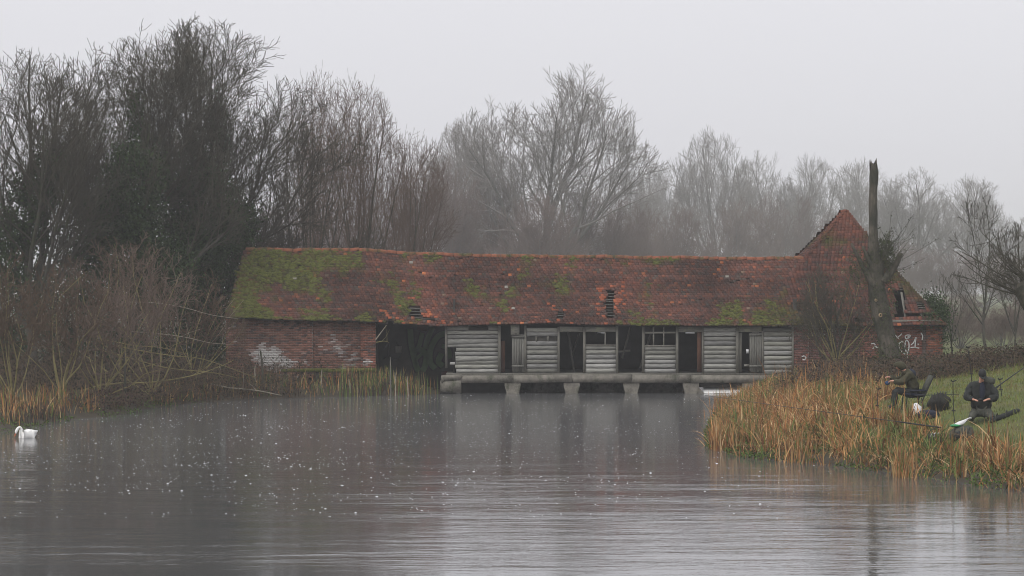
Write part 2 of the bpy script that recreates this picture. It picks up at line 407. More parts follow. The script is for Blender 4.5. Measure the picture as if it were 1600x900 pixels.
def main_tiles():
    r = np.random.default_rng(77); rows = 31; A = [];w = .170
    X0, S0 = [], []
    for k in range(rows):
        s = k / rows; l = XLEFT0 + (XLEFT1 - XLEFT0) * s; e = XR0 + (XR1 - XR0) * s + .5 * (1 - s)
        xs = np.arange(l - (k % 2) * w * .5, e, w) + w * .5 + r.normal(0, .008)
        X0.append(xs); S0.append(np.full(len(xs), s))
    x = np.concatenate(X0); s = np.concatenate(S0); n = len(x)
    k = ~in_hole(x, s + .012, .02) & (r.uniform(0, 1, n) > .006); x, s = x[k], s[k]; n = len(x)
    ds = 1 / rows; slip = np.where(r.uniform(0, 1, n) < .02, r.uniform(0, .5, n) * ds, 0) + r.normal(0, .05, n) * ds
    lo, hi = s - slip, np.minimum(s + 1.75 * ds - slip, 1.0); hw = w * .485; yaw = r.normal(0, .03, n) + np.where(r.uniform(0, 1, n) < .03, r.normal(0, .18, n), 0)
    nr = np.array([0, -.68, .73]); l1 = .085 + np.abs(r.normal(0, .010, n)); l2 = .085 + np.abs(r.normal(0, .010, n))
    bigl = np.where(r.uniform(0, 1, n) < .03, .03, 0)
    A = roof_pt(x - hw - yaw * .1, lo + yaw * .02) + nr * (l1 + bigl)[:, None]; B = roof_pt(x + hw - yaw * .1, lo - yaw * .02) + nr * (l2 + bigl)[:, None]
    C = roof_pt(x - hw + yaw * .1, hi) + nr * .012; D = roof_pt(x + hw + yaw * .1, hi) + nr * .012
    V, F = tile_boxes(A, B, C, D, .055)
    mm = main_moss(x, s); c = tile_cols(x, s * 4.5, mm, r)
    # a few bright replacement tiles round the holes and the odd white dropping
    for x0, x1, s0, s1 in HX:
        near = (x > x0 - .45) & (x < x1 + .5) & (s > s0 - .12) & (s < s1 + .12) & (r.uniform(0, 1, n) < .14); c[near] = np.array([.33, .10, .05]) * r.uniform(.7, 1.1, (near.sum(), 1))
    dr = r.uniform(0, 1, n) < .001; c[dr] = np.array([.3, .29, .26])
    o = mk('roof_tiles', V, F, MAT['tile'], roof, col=np.repeat(c, 8, 0)); tag(o, kind='stuff')
    return x, s, mm
tx, ts, tm = main_tiles()
def moss_cushions(x, s, m):
    r = np.random.default_rng(8)
    k = np.nonzero((m > .45) & (r.uniform(0, 1, len(m)) < m * .8))[0]; k = np.repeat(k, 2)
    x = x[k] + r.normal(0, .08, len(k)); s = np.clip(s[k] + r.uniform(0, .03, len(k)), 0, .99); n = len(k)
    nr = np.array([0, -.68, .73]); c = roof_pt(x, s) + nr * .07; rad = r.uniform(.035, .12, n); h = r.uniform(.03, .08, n)
    up = np.array([0, .73, .68]); a = np.arange(6) * math.pi / 3
    ring = c[:, None] + rad[:, None, None] * (np.cos(a)[None, :, None] * np.array([1.25, 0, 0]) + np.sin(a)[None, :, None] * up * .6)
    ring += r.normal(0, .012, ring.shape)
    V = np.concatenate([ring, ring * .5 + c[:, None] * .5 + nr * h[:, None, None] * .8, (c + nr * h[:, None])[:, None]], 1); o = (np.arange(n) * 13)[:, None, None]
    q = np.array([[i, (i + 1) % 6, 6 + (i + 1) % 6, 6 + i] for i in range(6)]); tr = np.array([[6 + i, 6 + (i + 1) % 6, 12] for i in range(6)])
    tag(mk('moss', V, [(q[None] + o).reshape(-1, 4), (tr[None] + o).reshape(-1, 3)], MAT['moss'], roof, smooth=True), kind='stuff')
moss_cushions(tx, ts, tm)
# ridge tiles: half-round clay pieces, one by one
def ridge_tiles():
    r = np.random.default_rng(9); x = XLEFT1; L = .42
    a = np.linspace(-.15, math.pi + .15, 7)
    while x < XR1 - .1:
        p0, p1 = roof_pt(x, 1.0), roof_pt(min(x + L, XR1 + .1), 1.0); t = r.normal(0, .012, 2)
        V = []
        for q, dz in ((p0, t[0]), (p1, t[1])):
            for rad in (.125, .10):
                for w in a: V.append((q[0], q[1] + rad * math.cos(w) , q[2] + .0 + dz + rad * math.sin(w) * .95))
        V = np.array(V); m = len(a); F = []
        for i in range(m - 1):
            F += [[i, i + 1, 2 * m + i + 1, 2 * m + i], [m + i, 3 * m + i, 3 * m + i + 1, m + i + 1], [i, m + i, m + i + 1, i + 1], [2 * m + i, 2 * m + i + 1, 3 * m + i + 1, 3 * m + i]]
        mk('ridge_tile', V, F, MAT['ridge'], roof); x += L + .012
ridge_tiles()
# battens and rafters showing in the holes
for (x0, x1, s0, s1) in HX[:5]:
    for s in np.arange(s0 + .012, s1, .045):
        p, q = roof_pt(x0 - .12, s), roof_pt(x1 + .12, s); m_ = (p + q) / 2
        v = boxv(p[0], q[0], m_[1] - .012, m_[1] + .012, m_[2] - .035, m_[2] - .005)
        mk('batten', v, BOXF, MAT['timber'], roof)

# pyramid roof of the end block
PYA = 132.35; PXL, PXR, PXA = X_(1160, YE), X_(1477, YE), X_(1321, PYA); PZE, PZA = Z_(509, YE), Z_(327, PYA)
PCX, PCY = PXA, PYA
def pyr_pt(x, s): return np.stack([x, YE + (PYA - YE) * s + 0 * x, PZE + (PZA - PZE) * (s - .035 * np.sin(s * math.pi)) + .03 * fbm(x, s * 6, 61, .15, 3)], -1)
def pyr_front(x, s):
    W = pyr_pt(x, s); e = np.interp(W[..., 0], EX, EZ); r_ = np.interp(W[..., 0], RX, RZ); sm = (W[..., 2] - e) / (r_ - e); c = np.clip(sm, 0, 1)
    ym = YE + (YR - YE) * c - .02; xl = XR0 - .4 + (XR1 - XR0 + .3) * c; w = np.clip((W[..., 0] - xl) / 3.2, 0, 1); w = w * w * (3 - 2 * w); w = np.maximum(w, np.clip((sm - .96) * 6, 0, 1))
    W[..., 1] = ym * (1 - w) + W[..., 1] * w; return W
def pyr_hole(x, s):
    Yp = YE + (PYA - YE) * s; px = x / Yp * F_PX + 800; py = 450 - (PZE + (PZA - PZE) * s - CAM_H) / Yp * F_PX
    k = ((px > 1398) & (px < 1415) & (py > 449) & (py < 499)) | ((px > 1415) & (px < 1460) & (py > 488) & (py < 499))
    k |= (px > 1424) & (px < 1462) & (py > 470) & (py < 488) & (fbm(x, s * 6, 66, .9, 2) > .30)
    k |= (px > 1393) & (px < 1412) & (py > 436) & (py < 452) & (fbm(x, s * 6, 67, .9, 2) > -.2)
    k |= (px > 1336) & (px < 1352) & (py > 496) & (py < 507)
    return k
def main_z(W):
    sm = np.clip(1 - np.abs(W[..., 1] - YR) / (YR - YE), -1, 1); m = roof_pt(W[..., 0], np.clip(sm, 0, 1))[..., 2]
    m = np.where(W[..., 1] < YR + .1, roof_pt(W[..., 0], 1 + 0 * sm)[..., 2], m)
    return np.where(((sm > 0) | (W[..., 1] < YR)) & (W[..., 0] < XR1 + 1.5), m, -9)
def rot_pyr(V, q):
    dep, wl, wr = PYA - YE, PXA - PXL, PXR - PXA; x = V[..., 0] - PCX; y = V[..., 1] - PCY; W = V.copy()
    if q == 0: return W
    u = np.where(x < 0, x / wl, x / wr); t = -y / dep          # -1..1 along the eaves, 0..1 out from the apex
    if q == 1: W[..., 0] = PCX + t * wr; W[..., 1] = PCY + u * dep
    elif q == 2: W[..., 0] = PCX - np.where(u > 0, u * wl, u * wr); W[..., 1] = PCY + t * dep
    else: W[..., 0] = PCX - t * wl; W[..., 1] = PCY - u * dep
    return W
for q, nm in ((0, 'pyramid_roof'), (1, 'pyramid_roof'), (2, 'pyramid_roof'), (3, 'pyramid_roof')):
    xs = np.arange(PXL, PXR, .12); ss = np.linspace(0, 1, 61); GX, GS = np.meshgrid(xs, ss); ptf = pyr_front if q == 0 else pyr_pt; V = ptf(GX, GS); V[..., 2] -= .03
    cx, cs = GX[:-1, :-1] + .06, GS[:-1, :-1] + .008
    keep = (cx > PXL + (PXA - PXL) * cs) & (cx < PXR + (PXA - PXR) * cs)
    if q == 0: keep &= ~pyr_hole(cx, cs) & (cx > XR0 - .6)
    if q in (2, 3):
        W = rot_pyr(V, q)[:-1, :-1]; keep &= W[..., 2] > main_z(W) - .02
    ids = (np.arange(60)[:, None] * len(xs) + np.arange(len(xs) - 1)[None])[keep]
    pr = mk(nm, rot_pyr(V, q).reshape(-1, 3), np.stack([ids, ids + 1, ids + len(xs) + 1, ids + len(xs)], 1), MAT['under'], barn)
    if q == 0: pyr0 = pr
    r = np.random.default_rng(90 + q); rows = 47; X0, S0 = [], []; w = .170
    for k in range(rows):
        s = k / rows; l = PXL + (PXA - PXL) * s; e = PXR + (PXA - PXR) * s
        if q == 0: l = max(l, XR0 - .45 + (XR1 - XR0 + .3) * min(s / .62, 1) if s < .62 else -9)
        xs_ = np.arange(l - (k % 2) * w * .5, e + .05, w) + w * .5; X0.append(xs_); S0.append(np.full(len(xs_), s))
    x, s = np.concatenate(X0), np.concatenate(S0)
    kk = np.ones(len(x), bool) if q else ~pyr_hole(x, s + .01)
    kk &= r.uniform(0, 1, len(x)) > .008; x, s = x[kk], s[kk]; n = len(x); ds = 1 / rows
    nr = np.array([0, -.75, .66]); hw = w * .485; sl_ = r.normal(0, .06, n) * ds
    l1, l2 = .085 + np.abs(r.normal(0, .012, n)), .085 + np.abs(r.normal(0, .012, n)); hi = np.minimum(s + 1.75 * ds, 1)
    le = PXL + (PXA - PXL) * s - .05 * (1 - s); re = PXR + (PXA - PXR) * s + .05 * (1 - s); xa, xb = np.clip(x - hw, le, re), np.clip(x + hw, le, re)
    A = ptf(xa, s - sl_) + nr * l1[:, None]; B = ptf(xb, s - sl_) + nr * l2[:, None]; C = ptf(xa, hi) + nr * .012; D = ptf(xb, hi) + nr * .012
    if q in (2, 3):
        W = rot_pyr(pyr_pt(x, s), q); kq = W[:, 2] > main_z(W) + .02; A, B, C, D, x, s = A[kq], B[kq], C[kq], D[kq], x[kq], s[kq]; n = len(x)
    V, F = tile_boxes(A, B, C, D, .055)
    ms = np.clip((fbm(x, s * 6.5, 71, .3, 4) * .9 + np.clip((.42 - s) * 1.9, 0, .8) * np.clip((X_(1345, YB) - x) / 1.0, 0, 1) + np.clip((x - (PXR + (PXA - PXR) * s) + .9) / .9, 0, 1) * .5 - .42) * 1.8, 0, 1)
    c = tile_cols(x + 40, s * 6.5, ms, r) * np.array([.95, .88, .88])
    top = np.clip((s - .72) * 4, 0, 1)[:, None]; c = c * (1 - top * .5) + np.array([.27, .09, .05]) * r.uniform(.6, 1.1, (n, 1)) * top * .5
    tag(mk('roof_tiles', rot_pyr(V, q).reshape(-1, 3), F, MAT['tile'], pr, col=np.repeat(c, 8, 0)), kind='stuff')
# exposed battens, rafters and plate on the broken corner
def pyr_px(px, py):
    s = 0.1
    for _ in range(12):
        Yp = YE + (PYA - YE) * s; z = Z_(py, Yp); s = (z - PZE) / (PZA - PZE)
    return X_(px, YE + (PYA - YE) * s), s
for py in (439, 443, 447):
    (a, s), (b, _) = pyr_px(1393, py), pyr_px(1413, py); p, q = pyr_pt(np.array(a), s), pyr_pt(np.array(b), s)
    mk('batten', boxv(p[0], q[0], p[1] - .015, p[1] + .012, p[2] - .03, p[2] + .005), BOXF, MAT['timber'], pyr0)
for py in (470, 474, 478, 482, 486):
    (a, s), (b, _) = pyr_px(1416, py), pyr_px(1464 - (486 - py) * .9, py); p, q = pyr_pt(np.array(a), s), pyr_pt(np.array(b), s)
    mk('batten', boxv(p[0], q[0], p[1] - .015, p[1] + .012, p[2] - .035, p[2] + .01), BOXF, MAT['timber'], pyr0)
for px in (1397, 1416, 1441, 1466):
    (a, s0), (_, s1) = pyr_px(px, 500), pyr_px(px, 450 if px < 1420 else 486)
    p, q = pyr_pt(np.array(a), s0), pyr_pt(np.array(a), s1)
    v = np.array([[p[0] + i * .05, (p if j == 0 else q)[1] + .03 + k * .06, (p if j == 0 else q)[2] - .03] for i in (-1, 1) for k in (0, 1) for j in (0, 1)]); mk('rafter', v, BOXF, MAT['timber'], pyr0)
box('wall_plate', bx(1393), bx(1470), 126.72, 126.95, bz(504.5), bz(499.5), MAT['timber'], barn, .01)

# ------------- walls
def brick_wall(px0, px1, py0, py1, name='brick_wall', Y=YB, thick=.34, seed=1, white=None, tone=(.19, .092, .068), cut=None):
    r = np.random.default_rng(seed); x0, x1, z1, z0 = bx(px0), bx(px1), bz(py0), bz(py1)
    w = box(name, x0 + .01, x1 - .01, Y + .012, Y + thick, z0, z1, MAT['mortar'], barn)
    H, L = .075, .225; B = []; zz = z0; k = 0
    while zz < z1 - .03:
        xs = x0 - (L * .5 if k % 2 else 0)
        while xs < x1 - .02:
            a, b = max(xs, x0), min(xs + L - .012, x1)
            if b - a > .05: B.append((a, b, Y + r.normal(0, .004), Y + .05, zz, min(zz + H - .012, z1)))
            xs += L
        zz += H; k += 1
    B = np.array(B); V, F = many_boxes(B); n = len(B)
    cx, cz = B[:, :2].mean(1), B[:, 4]
    c = np.array(tone) * r.uniform(.55, 1.5, (n, 1)); g = r.uniform(0, 1, n) < .12; c[g] = np.array([.09, .06, .055])
    ap = fbm(cx, cz, seed + 5, .25, 4)[:, None]; c = c * (1 + .3 * ap)
    if white is not None:
        wv_ = np.clip((white(cx, cz) + .75 * fbm(cx, cz, 509, .5, 5) + r.normal(0, .16, n)) * 1.8, 0, 1)[:, None]
        c = c * (1 - wv_) + np.array([.50, .48, .46]) * wv_
    tag(mk('bricks', V, F, MAT['brick'], w, col=np.repeat(c, 8, 0)), kind='stuff')
    return w
def lw(cx, cz):
    px = cx / YB * F_PX + 800; py = 450 - (cz - CAM_H) / YB * F_PX
    blob = lambda a, b, u, v: np.exp(-((px - a) / u) ** 2 - ((py - b) / v) ** 2)
    return -.72 + 1.45 * blob(425, 562, 32, 18) + .62 * blob(535, 555, 34, 22) + .55 * blob(470, 568, 26, 8) + .9 * blob(574, 566, 7, 7) + .75 * blob(475, 553, 5, 5) + .22 * np.clip((py - 520) / 40, 0, 1)
brick_wall(353, 481, 494, 590, seed=3, white=lw)
brick_wall(489, 564, 497, 590, seed=4, white=lw, Y=YB + .04)
brick_wall(480.5, 489.5, 497, 590, 'brick_pilaster', YB - .06, seed=5, white=lw)
brick_wall(563.5, 587.5, 500, 590, 'brick_pilaster', YB - .06, seed=6, white=lw, tone=(.19, .075, .05))
RED = (.20, .075, .055)
brick_wall(1239, 1264, 510, 610, 'brick_pilaster', YB - .05, seed=12, tone=(.16, .07, .06), white=lambda a, b: -.62 + 0 * a)
brick_wall(1263, 1334, 509, 605, seed=13, tone=(.12, .055, .048), white=lambda a, b: -.6 + 0 * a)
brick_wall(1333.5, 1344, 509, 605, 'brick_pilaster', YB - .06, seed=14, tone=(.1, .05, .045))
brick_wall(1343, 1442, 505, 600, seed=15, tone=RED)
brick_wall(1441, 1447, 503, 600, 'brick_pilaster', YB - .06, seed=16, tone=(.06, .04, .034))
brick_wall(1446, 1473, 503, 600, seed=17, tone=(.21, .075, .045))
XE = bx(1473)
box('end_wall', XE - .34, XE - .005, YB + .35, YB + 10.6, 0.3, bz(504), MAT['mortar'], barn)
box('end_wall', bx(354), bx(354) + .34, YB + .35, YB + 6.2, .2, bz(496), MAT['mortar'], barn)
# left hip end of the long roof
v = np.array([roof_pt(np.array(XLEFT0), 0.), roof_pt(np.array(XLEFT1), 1.), [XLEFT0, 2 * YR - YE, roof_pt(np.array(XLEFT0), 0.)[2]]])
mk('hip_slope', v, [[0, 1, 2]], MAT['tile'], barn, col=np.array([.1, .06, .03]))
# return wall of the open bay, its back wall and the inside of the range
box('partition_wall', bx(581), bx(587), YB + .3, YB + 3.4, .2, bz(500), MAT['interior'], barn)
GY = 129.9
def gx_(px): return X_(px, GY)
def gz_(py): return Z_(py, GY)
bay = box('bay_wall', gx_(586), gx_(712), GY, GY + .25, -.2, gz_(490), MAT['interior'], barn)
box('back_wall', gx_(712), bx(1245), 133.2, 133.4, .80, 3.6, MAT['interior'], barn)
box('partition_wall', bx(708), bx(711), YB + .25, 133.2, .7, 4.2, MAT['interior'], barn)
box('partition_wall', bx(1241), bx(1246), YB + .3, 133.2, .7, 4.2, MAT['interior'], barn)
box('back_wall', bx(1246), XE, 137.4, 137.7, .4, 3.2, MAT['mortar'], barn)
box('back_wall', bx(354), bx(586), 133.1, 133.4, .2, 3.2, MAT['mortar'], barn)

def ribbon(pts, w, Y, t=.006):
    p = np.array(pts, float); tn = np.zeros_like(p); tn[1:-1] = p[2:] - p[:-2]; tn[0] = p[1] - p[0]; tn[-1] = p[-1] - p[-2]; tn = norm(tn)
    nl = np.stack([-tn[:, 1], tn[:, 0]], 1) * (np.asarray(w).reshape(-1, 1) / 2)
    a, b = p + nl, p - nl; n = len(p)
    def w3(q, y): return np.stack([X_(q[:, 0], Y), np.full(n, y), Z_(q[:, 1], Y)], 1)
    V = np.concatenate([w3(a, Y - t), w3(b, Y - t), w3(a, Y), w3(b, Y)]); F = []
    for i in range(n - 1): F += [[i, i + 1, n + i + 1, n + i], [i, 2 * n + i, 2 * n + i + 1, i + 1], [n + i, n + i + 1, 3 * n + i + 1, 3 * n + i]]
    return V, F
def spline(pts, k=6):
    p = np.array(pts, float); q = np.vstack([2 * p[0] - p[1], p, 2 * p[-1] - p[-2]]); out = []
    for i in range(1, len(q) - 2):
        for t in np.linspace(0, 1, k, endpoint=False):
            out.append(.5 * ((2 * q[i]) + (-q[i - 1] + q[i + 1]) * t + (2 * q[i - 1] - 5 * q[i] + 4 * q[i + 1] - q[i + 2]) * t * t + (-q[i - 1] + 3 * q[i] - 3 * q[i + 1] + q[i + 2]) * t ** 3))
    out.append(p[-1]); return np.array(out)
def strokes(name, L, Y, mat, parent):
    parts = []
    for pts, w in L:
        s = spline(pts); parts.append(ribbon(s, np.full(len(s), w) if np.isscalar(w) else np.interp(np.linspace(0, 1, len(s)), np.linspace(0, 1, len(w)), w), Y))
    for v, f in parts: mk(name, v, f, mat, parent)
# green throw-up on the back wall of the open bay: dark outline below, fill on top
GS_ = [([(641, 514), (643, 540), (650, 570), (654, 580)], 9), ([(660, 520), (655, 540), (648, 552)], 7), ([(646, 548), (658, 547), (666, 556), (664, 572), (660, 580)], 9),
       ([(660, 552), (650, 562), (652, 570)], 5), ([(700, 520), (684, 526), (673, 545), (672, 565), (680, 576)], 9), ([(690, 552), (685, 565), (692, 572)], 9), ([(676, 512), (668, 530), (664, 545)], 8),
       ([(690, 540), (700, 545), (704, 560)], 7)]
strokes('graffiti_outline', [(p, w + 4) for p, w in GS_], GY - .002, MAT['gblack'], bay)
strokes('graffiti_lettering', GS_, GY - .012, MAT['ggreen'], bay)
strokes('graffiti_patch', [([(652, 512), (668, 514)], 7), ([(668, 556), (674, 548)], 6), ([(690, 585), (700, 582)], 6)], GY - .009, MAT['gred'], bay)
strokes('graffiti_curl', [([(600, 545), (607, 538), (606, 555), (598, 561)], 3), ([(620, 535), (626, 548), (622, 560), (612, 562)], 3)], GY - .007, MAT['gblack'], bay)
box('notice', gx_(618), gx_(628), GY - .04, GY - .018, gz_(551), gz_(541), MAT['timber'], bay)

# white tag on the end block, in photograph pixels
def c6(x, y): return (1230 + x / 5.626, 440 + y / 5.626)
wg = box('graffiti_wall', bx(1380), bx(1381), YB + .02, YB + .03, bz(560), bz(558), MAT['gwhite'], barn)
WS = [[(945, 462), (970, 490), (1008, 458)], [(970, 490), (978, 506)], [(1038, 478), (1056, 470), (1082, 474), (1066, 496), (1042, 500), (1038, 480)], [(1066, 470), (1060, 505)],
      [(1024, 528), (992, 536), (980, 560), (988, 596), (1012, 622), (1042, 642)], [(1050, 512), (1068, 536), (1070, 580), (1058, 628), (1044, 610), (1036, 566), (1040, 530), (1052, 512)],
      [(1058, 628), (1054, 668)], [(1090, 556), (1112, 534), (1132, 490), (1126, 540), (1124, 582)], [(1084, 580), (1120, 578), (1160, 586)], [(1146, 548), (1156, 552)], [(1176, 450), (1190, 478), (1186, 512)],
      [(738, 548), (758, 544), (772, 556), (766, 572), (752, 592)], [(762, 570), (782, 572), (786, 584)], [(794, 574), (800, 582)], [(945, 640), (960, 620), (968, 640)], [(128, 662), (150, 654), (164, 668), (152, 688), (132, 682)]]
bpy.data.objects.remove(wg)
strokes('graffiti_lettering', [([c6(*q) for q in s], 1.7) for s in WS], YB - .055, MAT['gwhite'], barn)

# ------------- timber fronted range on its concrete beam
def slab(name, px0, px1, py0, py1, y0, y1, mat, parent=None, jit=.006): return box(name, bx(px0), bx(px1), y0, y1, bz(py1), bz(py0), mat, parent if parent is not None else barn, jit)
BR = np.random.default_rng(123)
def weatherboard(px0, px1, py0, py1, parent, droop=0.0, Y=YB):
    n = 7; xs = np.linspace(bx(px0), bx(px1), n); z1, z0 = bz(py0), bz(py1)
    lo = z0 + .022 + BR.normal(0, .004, n) + np.linspace(0, -droop, n)[::-1] * .0286; hi = z1 + .002 + 0 * lo
    f = Y - .055 + BR.normal(0, .006); b = Y - .018
    V = np.concatenate([np.stack([xs, np.full(n, f + .004), hi], 1), np.stack([xs, np.full(n, f - .005 + BR.normal(0, .003)), lo], 1), np.stack([xs, np.full(n, b), lo], 1), np.stack([xs, np.full(n, b), hi], 1)])
    F = []
    for i in range(n - 1): F += [[n + i, n + i + 1, i + 1, i], [2 * n + i, 2 * n + i + 1, n + i + 1, n + i], [i, i + 1, 3 * n + i + 1, 3 * n + i]]
    F += [[0, 3 * n, 2 * n, n], [n - 1, 2 * n - 1, 3 * n - 1, 4 * n - 1]]
    return mk('weatherboard', V, F, MAT['siding'], parent, col=np.array([1, .99, .95]) * BR.uniform(.5, 1.15) * np.array([1, 1, BR.uniform(.95, 1.06)]))
def panel(px0, px1, rows, skip=None):
    p = slab('boarded_panel', px0 + .5, px1 - .5, rows[0] + 1, rows[-1] - 1, YB + .0, YB + .02, MAT['darkwood'])
    for i in range(len(rows) - 1):
        a, b = px0, px1
        if skip and i in skip:
            if skip[i] is None: continue
            a, b = skip[i]
        weatherboard(a + BR.normal(0, .3), b + BR.normal(0, .3), rows[i] + BR.normal(0, .35), rows[i + 1], p)
    return p
def rows(a, b, n): return list(np.linspace(a, b, n + 1))
# panel with the broken corner: only board backing right of the gap
ra = rows(510, 583, 11)
pa = slab('boarded_panel', 713, 779, 511, 582, YB, YB + .02, MAT['darkwood'])
weatherboard(699, 732, ra[0], ra[1], pa); weatherboard(763, 779, ra[0], ra[1], pa)
for i in range(1, 11):
    l = 699 if i < 5 else (711 + (i % 3) * .8 if i < 10 else 713)
    weatherboard(l, 779, ra[i], ra[i + 1], pa, droop=(3 if i in (3, 7) else 0))
weatherboard(703, 711.5, 566, 571, pa)
panel(823, 871, rows(512, 583, 10), skip={2: None})
for q in (838, 856): slab('stud', q - 1.5, q + 1.5, 524, 534, YB - .05, YB - .003, MAT['timber'])
panel(915, 962, rows(540, 583, 6)); panel(1007, 1056, rows(541, 583, 6))
panel(1099, 1150, rows(512, 583, 10)); panel(1193, 1239, rows(512, 585, 10))
for a, b, c, d in ((695.5, 699, 509, 575), (778.5, 782.5, 509, 583), (819, 822.5, 509, 583), (871, 874.5, 511, 583), (911, 915, 511, 583), (962.3, 966, 509, 583), (1003, 1006.8, 509, 583), (1056, 1060, 509, 584), (1096.5, 1099, 509, 584), (1150, 1154, 509, 584), (1190.5, 1193, 517, 584), (1237.5, 1240.5, 509, 590)):
    slab('post', a, b, c, d, YB - .09, YB + .06, MAT['timber'])
for a, b, c, d in ((874.5, 911, 510.5, 518.5), (915, 962, 510.5, 518.5), (1060.2, 1096.5, 511, 519), (1154, 1190, 510.5, 519), (1007, 1056, 518.5, 521)):
    slab('lintel', a, b, c, d, YB - .06, YB + .02, MAT['board'])
# window openings with mullions and some surviving panes
for px in (945.5, 1021, 1037): slab('mullion', px - 1, px + 1, 519 if px < 1000 else 511, 540, YB - .05, YB + .01, MAT['board'])
for a, b, c in ((915, 962, 540), (1007, 1056, 541)): slab('window_sill', a, b, c - 1.6, c + .4, YB - .08, YB + .03, MAT['timber'])
slab('broken_pane', 933, 945, 518, 521, YB - .01, YB - .004, MAT['plastic']); slab('broken_pane', 1071, 1085, 519, 521, YB - .07, YB - .062, MAT['plastic'])
slab('red_jamb', 783, 789, 533, 582, YB + .3, YB + .36, MAT['redwood']); slab('red_jamb', 1089.5, 1096, 519, 581, YB + .02, YB + .12, MAT['redwood'])
slab('red_jamb', 1154, 1159, 520, 581, YB + .02, YB + .12, MAT['timber'])
# plank doors: leaf with planks, ledges
def plank_door(px0, px1, py0, py1, n, Y):
    d = slab('door', px0 + .4, px1 - .4, py0 + 1, py1 - 1, Y + .02, Y + .04, MAT['darkwood'])
    for i in range(n):
        a = px0 + (px1 - px0) * i / n; slab('plank', a + .12, px0 + (px1 - px0) * (i + 1) / n - .12, py0 + BR.normal(0, .8), py1 + BR.normal(0, .5), Y - .012 + BR.normal(0, .004), Y + .018, MAT['plank'], d, .003)
    for py in (py0 + 4, py1 - 9): slab('ledge', px0 - .5, px1 + .3, py - 1.6, py + 1.6, Y - .05, Y - .014, MAT['plank'], d)
    return d
plank_door(800, 819, 522, 581, 5, YB - .07); plank_door(1171, 1190, 519, 581, 5, YB - .06)
sg = slab('sign_board', 798, 811.5, 507, 523.5, YB - .16, YB - .13, MAT['board'])
slab('bolt', 805.6, 807, 521, 522.4, YB - .175, YB - .155, MAT['black'], sg)
slab('latch', 1163, 1170, 569.5, 572.5, YB - .02, YB + .03, MAT['board']); slab('broken_pane', 1166, 1170, 546, 552, YB + .0, YB + .02, MAT['plastic'])
# deep inside: braces and roof posts that catch a little light
for a, b, c, d, y in ((888, 897, 519, 581, 129), (985, 972, 512, 560, 129.5), (1020, 1000, 512, 575, 130), (905, 893, 520, 560, 130.5), (960, 985, 550, 548, 129.2)):
    p, q = P(a, c, y), P(b, d, y); Vt, Ft = tubes([(np.array([p, q]), np.array([.05, .05]))], 4); mk('brace', Vt, Ft, MAT['timber'], barn)
# deck, beam, corbelled piers
box('deck', bx(697), bx(1240), YB - .1, 133.2, bz(586), bz(583.5), MAT['timber'], barn)
bm_ = [(690, 1200)]
CP = [(690, 801.5), (802, 893), (893.5, 986), (986.5, 1079), (1079.5, 1240)]
for a, b in CP: slab('beam', a, b, 585.5 + BR.normal(0, .3), 597.5, YB - .38, YB + .1, MAT['concrete'], None, .012)
def pier(px, w, wb, py0=597.6, py1=613):
    """corbelled concrete pier: wide head, chamfered sides"""
    prof = [(px - w, py0), (px + w, py0), (px + w, py0 + 5), (px + wb, py1), (px + wb, py1 + 22), (px - wb, py1 + 22), (px - wb, py1), (px - w, py0 + 5)]
    n = len(prof); V = []
    for y in (YB - .34, 133.0):
        for q in prof: V.append((bx(q[0]), y, bz(q[1])))
    F = [list(range(n)), list(range(2 * n - 1, n - 1, -1))] + [[i, n + i, n + (i + 1) % n, (i + 1) % n] for i in range(n)]
    me = bpy.data.meshes.new('pier'); me.from_pydata([tuple(np.array(q) - woff(barn)) for q in V], [], F); me.materials.append(MAT['concrete'])
    o = bpy.data.objects.new('pier', me); COL.objects.link(o); o.parent = barn
for px in (801, 893, 986, 1079, 1171): pier(px, 12.5, 9.5)
slab('abutment', 688, 720.5, 594.5, 613, YB - .42, YB + .2, MAT['concrete'], None, .02)
slab('abutment', 692, 721, 585.8, 594.2, YB - .44, YB + .2, MAT['concrete'], None, .02)
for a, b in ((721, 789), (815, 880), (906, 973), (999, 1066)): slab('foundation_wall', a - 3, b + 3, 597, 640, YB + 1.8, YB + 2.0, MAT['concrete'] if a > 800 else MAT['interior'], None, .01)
slab('abutment', 1180, 1245, 598, 640, YB - .3, YB + 6, MAT['concrete'], None, .02)
slab('sluice_board', 1090, 1160, 597.8, 605, YB - .2, YB - .1, MAT['darkwood'])
v = np.array([P(1088, 600, YB - .3), P(1103, 618, YB - .3), P(1088, 618, YB - .3), P(1088, 600, YB + .3), P(1103, 618, YB + .3), P(1088, 618, YB + .3)])
mk('wing_stone', v, [[0, 2, 1], [3, 4, 5]], MAT['concrete'], barn)

# mossy timber edging and stakes at the foot of the brick wall
te = empty('timber_edging', (bx(515), 125.6, 0.2)); tag(te, 'mossy timber edging on short dark posts below the brick wall', 'edging')
for a, b in ((440, 512), (513, 587)): box('plank', X_(a, 125.6), X_(b, 125.6), 125.5, 125.75, Z_(581, 125.6), Z_(576, 125.6), MAT['moss'], te, .02)
for px in (446, 470, 496, 520, 543, 556, 566, 580): box('post', X_(px, 125.6) - .06, X_(px, 125.6) + .06, 125.55, 125.7, -.3, Z_(578, 125.6) + .001, MAT['darkwood'], te, .01)

